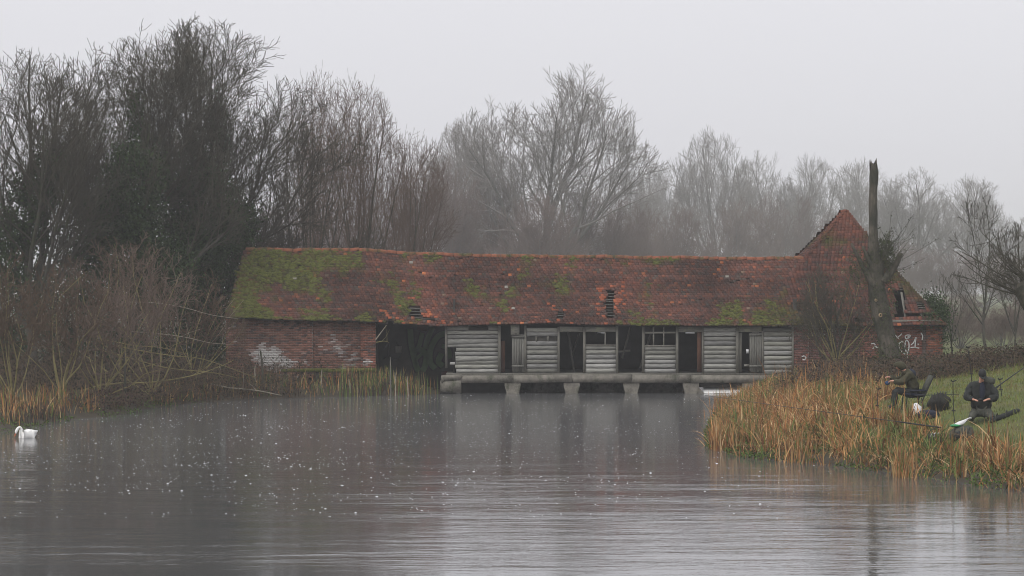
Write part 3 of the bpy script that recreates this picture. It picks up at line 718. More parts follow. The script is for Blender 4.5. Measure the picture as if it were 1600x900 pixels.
# ------------------------------------------------------------------ trees
def grow(seed, H, R, trunk_h, r0, limbs, counts, ratios, angs, wander, up, nseg, rmin, limb_len=.62, limb_ang=(15, 50), squash=1.0, crown_base=None, lean=(0, 0), start=.25, ztop=None):
    """a bare tree at the origin: list of (points, radii, level)"""
    rd = random.Random(seed); out = []; wander = list(wander) + [wander[-1]]; up = list(up) + [up[-1]]
    cb = trunk_h * .7 if crown_base is None else crown_base
    cz = (H + cb) / 2; rz = (H - cb) / 2 * 1.02; nphase = [rd.uniform(0, 6.28) for _ in range(6)]
    def env(x, y, z):
        az = math.atan2(y, x); k = 1 + .10 * math.sin(3 * az + nphase[0]) + .09 * math.sin(5 * az + z * .5 + nphase[1]) + .07 * math.sin(z * 1.1 + 2 * az + nphase[2])
        q = ((x - lean[0]) / (R * k)) ** 2 + ((y - lean[1]) / (R * k * squash)) ** 2
        dz = (z - cz) / (rz * (1 + .06 * math.sin(4 * az + nphase[3])))
        if z < cz: dz *= .9
        return q + dz * dz
    def perp(d, a, az):
        x, y, z = d
        if abs(z) < .9: ux, uy, uz = y, -x, 0.
        else: ux, uy, uz = 0., z, -y
        l = math.sqrt(ux * ux + uy * uy + uz * uz); ux /= l; uy /= l; uz /= l
        vx, vy, vz = y * uz - z * uy, z * ux - x * uz, x * uy - y * ux
        ca, sa, c, s = math.cos(a), math.sin(a), math.cos(az), math.sin(az)
        return (x * ca + sa * (ux * c + vx * s), y * ca + sa * (uy * c + vy * s), z * ca + sa * (uz * c + vz * s))
    def br(p, d, L, r, lev):
        n = nseg[lev]; st = L / n; x, y, z = p; dx, dy, dz = d; pts = [p]; w = wander[lev]; u = up[lev]; dirs = [d]
        for i in range(n):
            dx += rd.gauss(0, w); dy += rd.gauss(0, w); dz += rd.gauss(0, w) + u
            l = math.sqrt(dx * dx + dy * dy + dz * dz); dx /= l; dy /= l; dz /= l
            x += dx * st; y += dy * st; z += dz * st
            if lev and env(x, y, z) > 1.0 + rd.uniform(-.12, .10): 
                if len(pts) < 2: pts.append((x - dx * st * .6, y - dy * st * .6, z - dz * st * .6)); dirs.append((dx, dy, dz))
                break
            if z < .3: z = .3
            pts.append((x, y, z)); dirs.append((dx, dy, dz))
        m = len(pts)
        tip = .35 if lev < len(counts) else .6
        rad = [max(r * (1 - (1 - tip * .6) * i / max(m - 1, 1)), rmin) for i in range(m)]
        out.append((pts, rad, lev))
        if lev >= len(counts): return
        c = counts[lev] * (m - 1) / n; c = int(c) + (rd.random() < c - int(c))
        az = rd.uniform(0, 6.28)
        for k in range(c):
            t = start + (1 - start) * (k + rd.random()) / max(c, 1); f = t * (m - 1); i = min(int(f), m - 2); f -= i
            q = tuple(pts[i][j] * (1 - f) + pts[i + 1][j] * f for j in range(3)); az += 2.4 + rd.gauss(0, .4)
            a = math.radians(rd.gauss(angs[lev], angs[lev] * .22))
            br(q, perp(dirs[min(i + 1, m - 1)], a, az), L * ratios[lev] * (1.2 - .55 * t) * rd.uniform(.7, 1.2), max(rad[i] * .5, rmin), lev + 1)
    # trunk (level 0) then limbs from its upper part
    tl = [(0., 0., -.3)]; x = y = 0.; n = 5
    for i in range(1, n + 1): x += rd.gauss(0, .03) * trunk_h + lean[0] * .02; y += rd.gauss(0, .03) * trunk_h; tl.append((x, y, trunk_h * i / n))
    out.append((tl, [r0 * (1.35 if i == 0 else 1 - .06 * i) for i in range(n + 1)], 0))
    az = rd.uniform(0, 6.28)
    for k in range(limbs):
        t = .62 + .38 * (k + 1) / limbs; j = min(int(t * n), n - 1); f = t * n - j
        q = tuple(tl[j][i] * (1 - f) + tl[min(j + 1, n)][i] * f for i in range(3)); az += 2.4 + rd.gauss(0, .3)
        a = math.radians(rd.uniform(*limb_ang)) if k < limbs - 1 else math.radians(6)
        d = (math.sin(a) * math.cos(az), math.sin(a) * math.sin(az) * squash, math.cos(a))
        br(q, d, H * limb_len * rd.uniform(.8, 1.1) * (1 if a < .7 else .85), r0 * rd.uniform(.4, .62) * (1 if limbs < 12 else .8), 1)
    return out

def tree_meshes(br, thick_lev, mat_trunk, mat_twig, name_c='crown'):
    A = lambda b: (np.array(b[0]), np.array(b[1]))
    t = [A(b) for b in br if b[2] <= thick_lev]; m = [A(b) for b in br if b[2] == thick_lev + 1]; w = [A(b) for b in br if b[2] > thick_lev + 1]
    Vt, Ft = tubes(t, 6); tr = mk('trunk', Vt, Ft, mat_trunk, smooth=True)
    V, Fl = join([tubes(m, 4), tubes(w, 3)]); cr = mk(name_c, V, np.concatenate(Fl), mat_twig)
    return tr, cr
def place(meshes, name, loc, rz, sc, label, cat, group=None, first=False):
    e = empty(name, loc); e.rotation_euler = (0, 0, rz); e.scale = sc if isinstance(sc, tuple) else (sc,) * 3
    for o in meshes:
        c = o if o.parent is None and not o.get('used') else o.copy()
        if c is not o: COL.objects.link(c); c.name = o.name.split('.')[0]
        o['used'] = 1
        if 'used' in c: pass
        c.parent = e
    tag(e, label, cat, group); return e
def cleanup_used():
    for o in bpy.data.objects:
        if 'used' in o: del o['used']

def leaves(c, size, rng, col, aspect=.6, droop=.3, curl=True):
    """diamond leaves at points c (N,3), folded along the midrib"""
    n = len(c); d = norm(rng.normal(0, 1, (n, 3)) + np.array([0, 0, -droop])); s = norm(np.cross(d, rng.normal(0, 1, (n, 3)))); nr = np.cross(d, s)
    sz = np.asarray(size).reshape(-1, 1); a = c - d * sz * .5; b = c + d * sz * .5; l = c + s * sz * aspect * .5 + nr * sz * .12; r = c - s * sz * aspect * .5 + nr * sz * .12
    V = np.stack([a, l, b, r], 1); f = np.array([[0, 1, 2], [0, 2, 3]])
    F = (f[None] + (np.arange(n) * 4)[:, None, None]).reshape(-1, 3)
    return V.reshape(-1, 3), F, np.repeat(col, 4, 0)
def blob_points(n, rng, centre, rad, lump=.35, shell=.5, seed=1):
    d = norm(rng.normal(0, 1, (n, 3))); u = np.maximum(rng.uniform(0, 1, n) ** .33, rng.uniform(0, 1, n) ** (shell))
    k = 1 + lump * fbm(d[:, 0] * 2 + d[:, 2] * 1.3, d[:, 1] * 2 - d[:, 2], seed, .55, 4)
    return np.asarray(centre) + d * (u * k)[:, None] * np.asarray(rad)
IVY = np.array([.020, .036, .013]); IVY2 = np.array([.045, .070, .022])
def ivy_cols(n, rng, a=IVY, b=IVY2):
    t = rng.uniform(0, 1, (n, 1)); return (a * (1 - t) + b * t) * rng.uniform(.6, 1.5, (n, 1))

MT = MAT
# --- prototypes (shared meshes)
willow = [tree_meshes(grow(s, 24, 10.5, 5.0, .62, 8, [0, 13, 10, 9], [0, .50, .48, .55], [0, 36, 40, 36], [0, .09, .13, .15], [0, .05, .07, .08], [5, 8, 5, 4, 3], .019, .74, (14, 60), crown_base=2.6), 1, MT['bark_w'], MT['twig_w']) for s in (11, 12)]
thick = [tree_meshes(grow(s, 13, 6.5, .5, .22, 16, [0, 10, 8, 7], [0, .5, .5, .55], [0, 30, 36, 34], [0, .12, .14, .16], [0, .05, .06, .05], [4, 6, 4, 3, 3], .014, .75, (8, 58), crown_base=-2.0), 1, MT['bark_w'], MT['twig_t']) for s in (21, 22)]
upright = [tree_meshes(grow(s, 15, 5.2, 1.2, .24, 9, [0, 13, 8, 6], [0, .46, .5, .55], [0, 34, 38, 34], [0, .07, .10, .13], [0, .06, .08, .06], [5, 8, 5, 4, 3], .011, .86, (5, 34), crown_base=.6), 1, MT['bark'], MT['twig_b']) for s in (31,)]
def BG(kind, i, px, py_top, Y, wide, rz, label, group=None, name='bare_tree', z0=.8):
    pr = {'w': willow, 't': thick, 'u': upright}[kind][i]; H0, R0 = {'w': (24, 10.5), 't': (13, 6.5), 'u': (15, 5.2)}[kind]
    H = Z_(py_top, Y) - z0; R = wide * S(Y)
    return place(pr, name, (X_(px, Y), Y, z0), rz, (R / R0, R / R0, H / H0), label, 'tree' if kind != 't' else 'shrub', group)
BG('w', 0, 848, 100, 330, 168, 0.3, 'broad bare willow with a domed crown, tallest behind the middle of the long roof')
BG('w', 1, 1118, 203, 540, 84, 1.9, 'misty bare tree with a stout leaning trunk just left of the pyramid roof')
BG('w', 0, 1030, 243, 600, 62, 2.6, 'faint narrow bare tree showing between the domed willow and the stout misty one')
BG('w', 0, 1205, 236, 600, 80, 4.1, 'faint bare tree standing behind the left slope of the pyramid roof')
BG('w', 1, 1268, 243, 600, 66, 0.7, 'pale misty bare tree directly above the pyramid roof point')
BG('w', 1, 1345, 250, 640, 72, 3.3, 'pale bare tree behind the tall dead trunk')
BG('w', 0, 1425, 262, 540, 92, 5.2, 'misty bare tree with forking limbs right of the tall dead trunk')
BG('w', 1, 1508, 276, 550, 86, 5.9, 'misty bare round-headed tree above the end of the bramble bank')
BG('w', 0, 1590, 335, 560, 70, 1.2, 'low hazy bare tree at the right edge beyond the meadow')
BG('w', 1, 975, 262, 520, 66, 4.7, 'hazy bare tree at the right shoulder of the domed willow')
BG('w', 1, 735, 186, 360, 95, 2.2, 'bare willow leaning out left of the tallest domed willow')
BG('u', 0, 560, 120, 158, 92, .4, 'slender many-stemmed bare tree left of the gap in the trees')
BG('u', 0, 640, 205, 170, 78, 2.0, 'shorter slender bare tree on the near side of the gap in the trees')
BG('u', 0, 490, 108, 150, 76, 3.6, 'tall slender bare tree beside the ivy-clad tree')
TG = 'reddish thicket behind the barn'
TL = ['reddish bush right of the slender trees, left of the willow pair', 'reddish bush under the leaning-out willow', 'reddish bush at the foot of the tallest domed willow', 'reddish bush under the right half of the domed willow', 'reddish bush at the right shoulder of the domed willow', 'hazy bush below the narrow faint tree', 'hazy bush at the stout misty tree trunk', 'hazy bush just left of the pyramid roof slope', 'brownish bush between the two slender tree groups',
      'misty bush behind the pyramid roof point', 'misty bush right behind the dead trunk', 'misty bush behind the ivy clump on the broken roof', 'misty bush behind the slim sapling', 'brownish bush under the slender many-stemmed tree', 'brownish bush beside the low spreading tree', 'farther hazy bush glimpsed below the domed willow trunk', 'farther hazy bush glimpsed left of the domed willow trunk', 'farther hazy bush between the domed willow and the faint narrow tree', 'misty bush at the right edge behind the pollard', 'brown bush right behind the thin low sapling', 'brown bush behind the foot of the slim sapling', 'brown bush behind the pollard trunk at the right edge', 'brown bush just behind the end block corner']
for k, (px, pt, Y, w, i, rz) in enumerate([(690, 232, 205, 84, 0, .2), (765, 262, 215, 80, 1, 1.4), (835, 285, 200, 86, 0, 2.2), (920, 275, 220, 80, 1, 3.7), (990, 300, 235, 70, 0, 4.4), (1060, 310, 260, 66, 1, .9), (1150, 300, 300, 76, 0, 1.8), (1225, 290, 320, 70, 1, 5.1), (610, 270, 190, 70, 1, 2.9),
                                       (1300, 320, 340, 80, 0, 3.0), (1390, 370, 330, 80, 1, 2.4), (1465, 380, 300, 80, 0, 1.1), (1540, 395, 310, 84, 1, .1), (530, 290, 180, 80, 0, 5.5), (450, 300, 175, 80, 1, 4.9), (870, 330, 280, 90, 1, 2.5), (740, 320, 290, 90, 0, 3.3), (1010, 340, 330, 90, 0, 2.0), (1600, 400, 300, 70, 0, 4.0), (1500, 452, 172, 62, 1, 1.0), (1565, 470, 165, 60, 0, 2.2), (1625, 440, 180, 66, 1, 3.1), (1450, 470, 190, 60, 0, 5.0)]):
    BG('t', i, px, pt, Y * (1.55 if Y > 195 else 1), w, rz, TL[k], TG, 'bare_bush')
for t_ in willow[0] + willow[1] + thick[0] + thick[1] + upright[0]: pass

# --- the big trees on the left bank, each with its own mesh
def own_tree(name, br, thick_lev, mt, mw, loc, label, cat='tree'):
    tr, cr = tree_meshes(br, thick_lev, mt, mw); e = empty(name, loc); tr.parent = e; cr.parent = e; tag(e, label, cat); return e
KN = dict(wander=[0, .085, .13, .17], up=[0, .06, .07, .08], nseg=[5, 8, 6, 4, 3])
bigA = own_tree('ivy_clad_tree', grow(41, 16.9, 7.3, 3.2, .38, 20, [0, 16, 11, 7], [0, .44, .46, .5], [0, 36, 38, 36], rmin=.011, limb_len=.80, limb_ang=(10, 82), crown_base=4.0, **dict(KN, up=[0, .028, .06, .08])), 1, MT['bark'], MT['twig_d'], (X_(318, 134), 134, .6), 'tall dark bare tree wrapped in ivy beside the left end of the barn')
bigB = own_tree('ivy_clad_tree', grow(43, 15.9, 5.0, 3.2, .34, 15, [0, 16, 11, 7], [0, .44, .46, .5], [0, 36, 38, 36], rmin=.011, limb_len=.80, limb_ang=(8, 66), crown_base=4.0, **dict(KN, up=[0, .035, .06, .08])), 1, MT['bark'], MT['twig_d'], (X_(212, 128), 128, .6), 'dark ivy-covered tree with an upright twiggy crown on the left bank')
bigC = own_tree('bare_tree', grow(47, 14.2, 4.2, 3.0, .26, 9, [0, 14, 9, 6], [0, .45, .48, .5], [0, 36, 38, 36], rmin=.010, limb_len=.74, limb_ang=(8, 44), crown_base=1.2, **KN), 1, MT['bark'], MT['twig_d'], (X_(45, 122), 122, .6), 'bare dark-twigged tree cut by the left edge of the picture')
bigD = own_tree('bare_tree', grow(49, 9.5, 5.2, 1.5, .26, 12, [0, 13, 9, 6], [0, .5, .48, .5], [0, 36, 38, 36], rmin=.010, limb_len=.72, limb_ang=(30, 78), crown_base=1.5, **KN), 1, MT['bark'], MT['twig_d'], (X_(440, 139), 139, .6), 'low spreading dark tree whose branches reach over the mossy left end of the roof')
def ivy_on(parent, blobs, seed, size=(.10, .20), a=IVY, b=IVY2, name='ivy'):
    r = np.random.default_rng(seed); C = [blob_points(n, r, c, rad, .5, .5, seed + i) for i, (n, c, rad) in enumerate(blobs)]; C = np.concatenate(C)
    # gather the leaves into hanging clumps with gaps between
    k = r.integers(0, len(C), len(C) // 28 + 8); cl = C[k]; m = k[r.integers(0, len(k), len(C))]; mix = r.uniform(0, 1, len(C)) < .8
    C = np.where(mix[:, None], C[m] + r.normal(0, 1, C.shape) * np.array([.22, .22, .20]) * r.uniform(.5, 1.5, (len(C), 1)), C)
    V, F, c = leaves(C, r.uniform(*size, len(C)), r, ivy_cols(len(C), r, a, b)); return mk(name, V, F, MT['leaf'], parent, col=c)
def bl(px, py, Y, rx, ry, n, ryy=1.4): return (n, P(px, py, Y), (rx * S(Y), ryy, ry * S(Y)))
ivy_on(bigA, [bl(315, 340, 132, 58, 85, 11000), bl(295, 410, 130.5, 66, 75, 10000), bl(340, 230, 134, 14, 90, 1800, .5), bl(245, 260, 134, 24, 60, 2200), bl(365, 350, 133, 40, 45, 3400), bl(320, 480, 132, 36, 60, 5000), bl(300, 250, 134, 24, 50, 1600, .8)], 5)
ivy_on(bigB, [bl(205, 310, 126, 42, 85, 7500), bl(190, 400, 125.5, 58, 80, 8500), bl(212, 200, 128, 9, 60, 900, .4), bl(150, 350, 128, 36, 50, 3000), bl(250, 430, 126, 52, 70, 6500)], 6)
ivy_on(bigC, [bl(40, 330, 122, 40, 60, 3600), bl(70, 280, 122, 26, 50, 1500), bl(10, 400, 122, 40, 60, 3200)], 7)
# evergreen bushes and dark undershrubs behind the left bank
def leafy_bush(name, blobs, seed, label, cols=(IVY, IVY2), size=(.08, .17), loc=None):
    e = empty(name, loc); tag(e, label, 'bush'); ivy_on(e, blobs, seed, size, *cols, name='foliage')
    r = random.Random(seed); st = []
    for k in range(9):
        c = blobs[r.randrange(len(blobs))][1]; st.append((np.array([np.array(loc) + [r.uniform(-.3, .3), r.uniform(-.3, .3), -.2], (np.array(loc) + c) / 2 + [r.uniform(-.4, .4), 0, 0], np.asarray(c) + [0, 0, .3]]), np.array([.06, .045, .02])))
    V, F = tubes(st, 5); mk('stem', V, F, MT['bark'], e); return e
leafy_bush('evergreen_bush', [bl(110, 470, 131, 70, 60, 6000), bl(60, 540, 131, 60, 45, 3000), bl(160, 540, 131, 60, 50, 4200)], 15, 'dark evergreen bush behind the pale bank-side willows on the left', loc=(X_(110, 131), 131, .7))
leafy_bush('evergreen_bush', [bl(270, 510, 136, 62, 70, 6500), bl(330, 550, 136, 40, 40, 3000), bl(225, 560, 135, 50, 40, 3500)], 16, 'dark evergreen bush filling the space left of the brick wall', loc=(X_(280, 136), 136, .7))
leafy_bush('evergreen_bush', [bl(-10, 480, 128, 60, 80, 5200), bl(20, 560, 128, 40, 40, 2600)], 17, 'dark evergreen bush at the left edge behind the tan reeds', loc=(X_(0, 128), 128, .7))
leafy_bush('evergreen_bush', [bl(60, 420, 134, 70, 70, 5200), bl(150, 440, 135, 50, 70, 4200)], 18, 'dark ivy mass between the two tree trunks on the left', loc=(X_(100, 134), 134, .7))
# pale mossy willow shrubs leaning over the water on the left bank
def shrub_mesh(seed, H, R, stems, mt, mw, rmin=.011, counts=(0, 8, 6, 4), low=(10, 62), sq=1.0, r0=.09):
    return grow(seed, H, R, .35, r0, stems, list(counts), [0, .42, .5, .5], [0, 34, 38, 36], [0, .17, .16, .17], [0, .05, .05, .05], [3, 7, 5, 4, 3], rmin, .95, low, squash=sq, crown_base=-H * .35)
for px, Y, H, R, sd, lab, mw in ((95, 106.5, 5.6, 2.4, 61, 'mossy pale-stemmed willow shrub leaning left behind the tan reeds', 'twig_r'), (155, 108, 6.4, 2.3, 62, 'mossy willow shrub in the middle of the left bank thicket', 'twig_b'), (235, 113, 6.6, 2.7, 63, 'pale mossy willow shrub with forked stem nearest the brick wall', 'twig_b'), (20, 104, 5.8, 2.4, 64, 'reddish twiggy willow shrub at the left edge above the reeds', 'twig_r'), (190, 118, 6.4, 2.8, 65, 'reddish brown willow shrub set back in the left bank thicket', 'twig_r'), (300, 120, 5.6, 2.6, 66, 'thin reddish shrub between the thicket and the brick wall', 'twig_r')):
    x = X_(px, Y); own_tree('willow_shrub', shrub_mesh(sd, H, R, 8, None, None, r0=.065), 1, MT['twig_g'], MT[mw], (x, Y, float(ground_z(x, Y)) - .05), lab, 'shrub')
# long pale rods and boughs reaching right over the water
def rod(name, pts, r0, r1, mat, label, cat, twigs=0, seed=1):
    p = spline([tuple(q) for q in pts], 6); rr = np.linspace(r0, r1, len(p)); B = [(p, rr)]; r = random.Random(seed)
    e = empty(name, tuple(p[0])); tag(e, label, cat)
    V, F = tubes(B, 6); mk('stem', V, F, mat, e, smooth=True)
    T = []
    for k in range(twigs):
        i = r.randrange(len(p) // 4, len(p) - 1); L = r.uniform(.3, 1.1); d = np.array([r.uniform(-.4, .9), r.uniform(-.5, .5), r.uniform(.1, 1)]); d /= np.linalg.norm(d)
        T.append((np.array([p[i], p[i] + d * L * .5 + [0, 0, .03], p[i] + d * L + [r.uniform(-.1, .1), 0, r.uniform(-.05, .15)]]), np.array([rr[i] * .5, rr[i] * .35, .006])))
    for q in T: V, F = tubes([q], 4); mk('twig', V, F, mat, e)
    return e
def PP(L, Y): return [P(a, b, Y + (i * .15)) for i, (a, b) in enumerate(L)]
rod('fallen_bough', PP([(126, 612), (150, 604), (185, 599), (240, 597), (300, 587), (345, 572), (366, 562)], 110), .045, .010, MT['twig_g'], 'long pale bough lying low over the water from the left bank', 'bough', 9, 1)
rod('leaning_rod', PP([(195, 472), (240, 473), (285, 480), (330, 492), (372, 498)], 117), .022, .010, MT['pale'], 'uppermost pale rod pointing at the eaves of the brick wall', 'branch', 5, 2)
rod('leaning_rod', PP([(205, 518), (245, 521), (290, 527), (330, 536), (365, 538)], 117), .022, .010, MT['pale'], 'pale rod pointing at the middle of the brick wall', 'branch', 5, 3)
rod('leaning_rod', PP([(180, 540), (220, 548), (270, 556), (320, 562), (400, 590)], 116), .03, .01, MT['twig_g'], 'mossy rod slanting down towards the whitewashed bricks', 'branch', 5, 4)
rod('leaning_rod', PP([(150, 545), (205, 560), (262, 575), (330, 582), (370, 590)], 115), .035, .01, MT['twig_g'], 'lowest mossy rod just above the pale fallen bough', 'branch', 6, 5)
rod('leaning_rod', PP([(160, 530), (210, 540), (250, 543), (292, 553)], 116), .028, .01, MT['twig_g'], 'short mossy rod in the middle of the leaning bundle', 'branch', 4, 6)
rod('fallen_bough', PP([(330, 600), (360, 606), (400, 610), (440, 618)], 119), .035, .02, MT['pale'], 'short weathered log half in the water below the brick wall', 'log', 2, 7)
rod('leaning_rod', PP([(587, 531), (595, 520), (604, 508)], 126.3), .03, .012, MT['pale'], 'cut pale stick jutting from the corner of the brick pier', 'branch', 0, 8)
rod('leaning_rod', PP([(588, 535), (600, 533), (608, 535)], 126.3), .025, .01, MT['twig_g'], 'mossy stub sticking out below the cut pale stick', 'branch', 3, 9)
# stakes standing in the water under the brick wall
for i, (px, a, b, m_, lab) in enumerate([(503, 577, 620, 'pale', 'white peeled stake leaning in front of the timber edging'), (547, 592, 617, 'pale', 'short white peeled stake with a bent foot'), (617, 582, 620, 'pale', 'thin pale stake before the open bay, left one'), (638, 588, 617, 'pale', 'thin pale stake before the open bay, right one'), (610, 558, 612, 'timber', 'tall grey stake standing before the dark open bay'),
                                     (409, 548, 600, 'bark', 'dark upright stake before the whitewashed bricks'), (399, 570, 592, 'pale', 'short white-topped stake among the rushes'), (195, 548, 612, 'bark', 'dark fence post among the left bank brambles'), (343, 571, 592, 'pale', 'short pale stake at the left end of the rushes')]):
    Y = 121.5 if px < 420 else 123.6
    if px == 195: Y = 109
    p = spline([tuple(P(px - 2 * (i % 2), a, Y)), tuple(P(px + (i % 3) - 1, (a + b) / 2, Y)), tuple(P(px + 1, b + 14, Y))], 4); rr = .035 if m_ != 'bark' else .055
    V, F = tubes([(p, np.linspace(rr * .7, rr, len(p)))], 6); n = len(p); F = list(F.tolist()) + [list(range(6))]
    tag(mk('stake', V, F, MT[m_]), lab, 'stake', 'stakes at the water below the barn')

# --- the tall dead trunk in front of the end block
def snag():
    Y = 119.; base = np.array([X_(1393, Y), Y, 0.9]); e = empty('dead_tree', tuple(base)); tag(e, 'tall dead topped trunk with two stub limbs before the end block', 'tree')
    prof = [(1394, 605, 22), (1392, 570, 16), (1385, 530, 14.5), (1377, 495, 13.5), (1370, 450, 14), (1368, 418, 12.5), (1367, 398, 9.5), (1365, 375, 7), (1364.5, 340, 6.6), (1364, 310, 6.2), (1365, 285, 6.2), (1365.5, 265, 6.4), (1364, 254, 5.6)]
    r = random.Random(3); n = 22; V = []; ph = [r.uniform(0, 6) for _ in range(4)]
    pf = np.array(prof, float); tt = np.linspace(0, len(prof) - 1, 60); prof = [tuple(np.interp(q, np.arange(len(pf)), pf[:, i]) for i in range(3)) for q in tt]
    for k, (px, py, w) in enumerate(prof):
        c = P(px, py, Y)
        for i in range(n):
            a = i * 2 * math.pi / n; q = w * S(Y) * (1 + .10 * math.sin(3 * a + ph[0] + k * .11) + .07 * math.sin(5 * a + ph[1] - k * .17) + .05 * math.sin(9 * a + ph[2] + k * .06) + .06 * math.sin(k * .7 + ph[3]) + r.gauss(0, .03)); dz = (r.uniform(-.45, .2) if k == len(prof) - 1 else 0)
            V.append((c[0] + q * math.cos(a), c[1] + q * math.sin(a), c[2] + dz))
    F = [[k * n + i, k * n + (i + 1) % n, (k + 1) * n + (i + 1) % n, (k + 1) * n + i] for k in range(len(prof) - 1) for i in range(n)] + [list(range((len(prof) - 1) * n, len(prof) * n))]
    mk('trunk', V, F, MT['snag'], e, smooth=True)
    for pts, rr in (([(1380, 440), (1398, 416), (1408, 395)], (.2, .14, .10)), ([(1366, 446), (1350, 420), (1330, 380)], (.19, .11, .05)), ([(1367, 425), (1356, 405), (1348, 384)], (.13, .09, .05))):
        p = spline([tuple(P(a, b, Y - .2)) for a, b in pts], 5); V, F = tubes([(p, np.interp(np.linspace(0, 1, len(p)), [0, .5, 1], rr))], 8); k = len(p) - 1; F = F.tolist() + [[k * 8 + i for i in range(8)]]
        l = mk('limb', V, F, MT['snag'], e, smooth=False)
    for px, py, w in ((1369, 469, 1.5), (1376, 492.5, 2.0)):
        c = P(px, py, Y - .42); a = np.arange(10) * math.pi / 5; R1 = w * S(Y) * 1.3
        V = np.concatenate([np.stack([c[0] + q * np.cos(a), np.full(10, c[1] + dy), c[2] + q * 1.15 * np.sin(a)], 1) for q, dy in ((R1 * 1.15, .12), (R1, -.02), (R1 * .55, -.02), (R1 * .5, .1))])
        mk('cut_knot', V, [[k * 10 + i, k * 10 + (i + 1) % 10, (k + 1) * 10 + (i + 1) % 10, (k + 1) * 10 + i] for k in range(3) for i in range(10)], MT['cutwood'], e)
    # thin dead ivy stems and sparse leaves round the fork
    r2 = np.random.default_rng(14); st, lv = [], []
    for k in range(130):
        a = P(r2.uniform(1362, 1396), r2.uniform(385, 440), Y + r2.uniform(-.5, .5)); d = np.array([r2.normal(.25, .5), r2.normal(0, .3), r2.uniform(.3, 1.2)]); L = r2.uniform(.5, 1.5); b = a + d * L * .5; c = a + d * L + r2.normal(0, .12, 3)
        st.append((np.array([a, b, c]), np.array([.012, .009, .006]))); lv += [b + (c - b) * t + r2.normal(0, .06, 3) for t in r2.uniform(0, 1.1, 5)]
    V, F = tubes(st, 3); mk('ivy_stem', V, F, MT['twig_d'], e)
    C = np.concatenate([np.array(lv), blob_points(1200, r2, P(1385, 400, Y), (.35, .5, .9)), blob_points(700, r2, P(1345, 420, Y - .2), (.5, .3, .9)), blob_points(1800, r2, P(1392, 555, Y - .1), (.75, .6, .9)), blob_points(1500, r2, P(1378, 470, Y), (.62, .6, 1.5)), blob_points(700, r2, P(1368, 405, Y), (.4, .4, .6))]); V, F, c = leaves(C, r2.uniform(.05, .10, len(C)), r2, ivy_cols(len(C), r2) * np.array([1.3, 1, .9])); mk('ivy', V, F, MT['leaf'], e, col=c)
snag()
v = boxv(X_(1386, 120), X_(1390.5, 120), 119.9, 119.93, Z_(496, 120), Z_(480, 120)); tag(mk('green_tag', v, BOXF, MT['green']), 'small green plastic sheet fixed beside the dead trunk', 'sheet')
# shrub and climbers in front of the end block, ivy on its corner
DUL = (np.array([.045, .048, .022]), np.array([.075, .07, .035]))
own_tree('bare_shrub', shrub_mesh(71, 5.4, 2.1, 13, None, None, .009), 1, MT['twig_g'], MT['twig_d'], (X_(1308, 121), 121, 1.0), 'olive twiggy shrub growing against the tiles left of the dead trunk', 'shrub')
e = leafy_bush('climbing_bush', [bl(1300, 470, 121.5, 34, 62, 900, .9), bl(1315, 530, 121.5, 40, 45, 1300, .9), bl(1270, 485, 122, 30, 22, 420, .6), bl(1330, 440, 121.5, 22, 40, 420, .6), bl(1260, 500, 123, 26, 12, 350, .6)], 25, 'sparse olive climber over the brick and tiles left of the dead trunk', DUL, (.05, .11), (X_(1305, 121.5), 121.5, 1.0))
e = empty('ivy', (X_(1468, 127), 127, 1.0)); tag(e, 'dark ivy clump over the right corner of the broken roof', 'ivy'); ivy_on(e, [bl(1466, 492, 127.4, 11, 20, 1700, .8), bl(1455, 474, 128.2, 9, 12, 600, .6), bl(1473, 518, 127.2, 5, 34, 700, .5), bl(1458, 500, 127, 16, 5, 400, .4)], 26, (.07, .14), name='foliage')
own_tree('sapling', grow(81, 8.3, 1.9, 2.6, .085, 6, [0, 7, 6, 4], [0, .42, .5, .5], [0, 34, 36, 34], [0, .07, .1, .12], [0, .09, .10, .08], [5, 7, 5, 3, 3], .010, .72, (12, 46), crown_base=1.6), 1, MT['bark'], MT['twig_d'], (X_(1546, 132), 132, 1.2), 'slim grey sapling with upright shoots beyond the bramble bank')
own_tree('sapling', grow(82, 4.6, 1.0, 1.2, .05, 4, [0, 5, 4], [0, .4, .5], [0, 34, 36], [0, .07, .1], [0, .09, .10], [5, 6, 4, 3], .009, .72, (8, 30)), 1, MT['bark'], MT['twig_d'], (X_(1487, 128), 128, 1.2), 'thin low sapling right beside the end block corner')
own_tree('sapling', grow(83, 6.6, 1.7, 1.6, .06, 5, [0, 7, 6, 4], [0, .42, .5, .5], [0, 34, 36, 34], [0, .07, .1, .12], [0, .09, .10, .08], [5, 7, 5, 3, 3], .009, .72, (8, 40)), 1, MT['bark'], MT['twig_d'], (X_(1585, 138), 138, 1.2), 'faint leaning sapling between the slim one and the pollard')
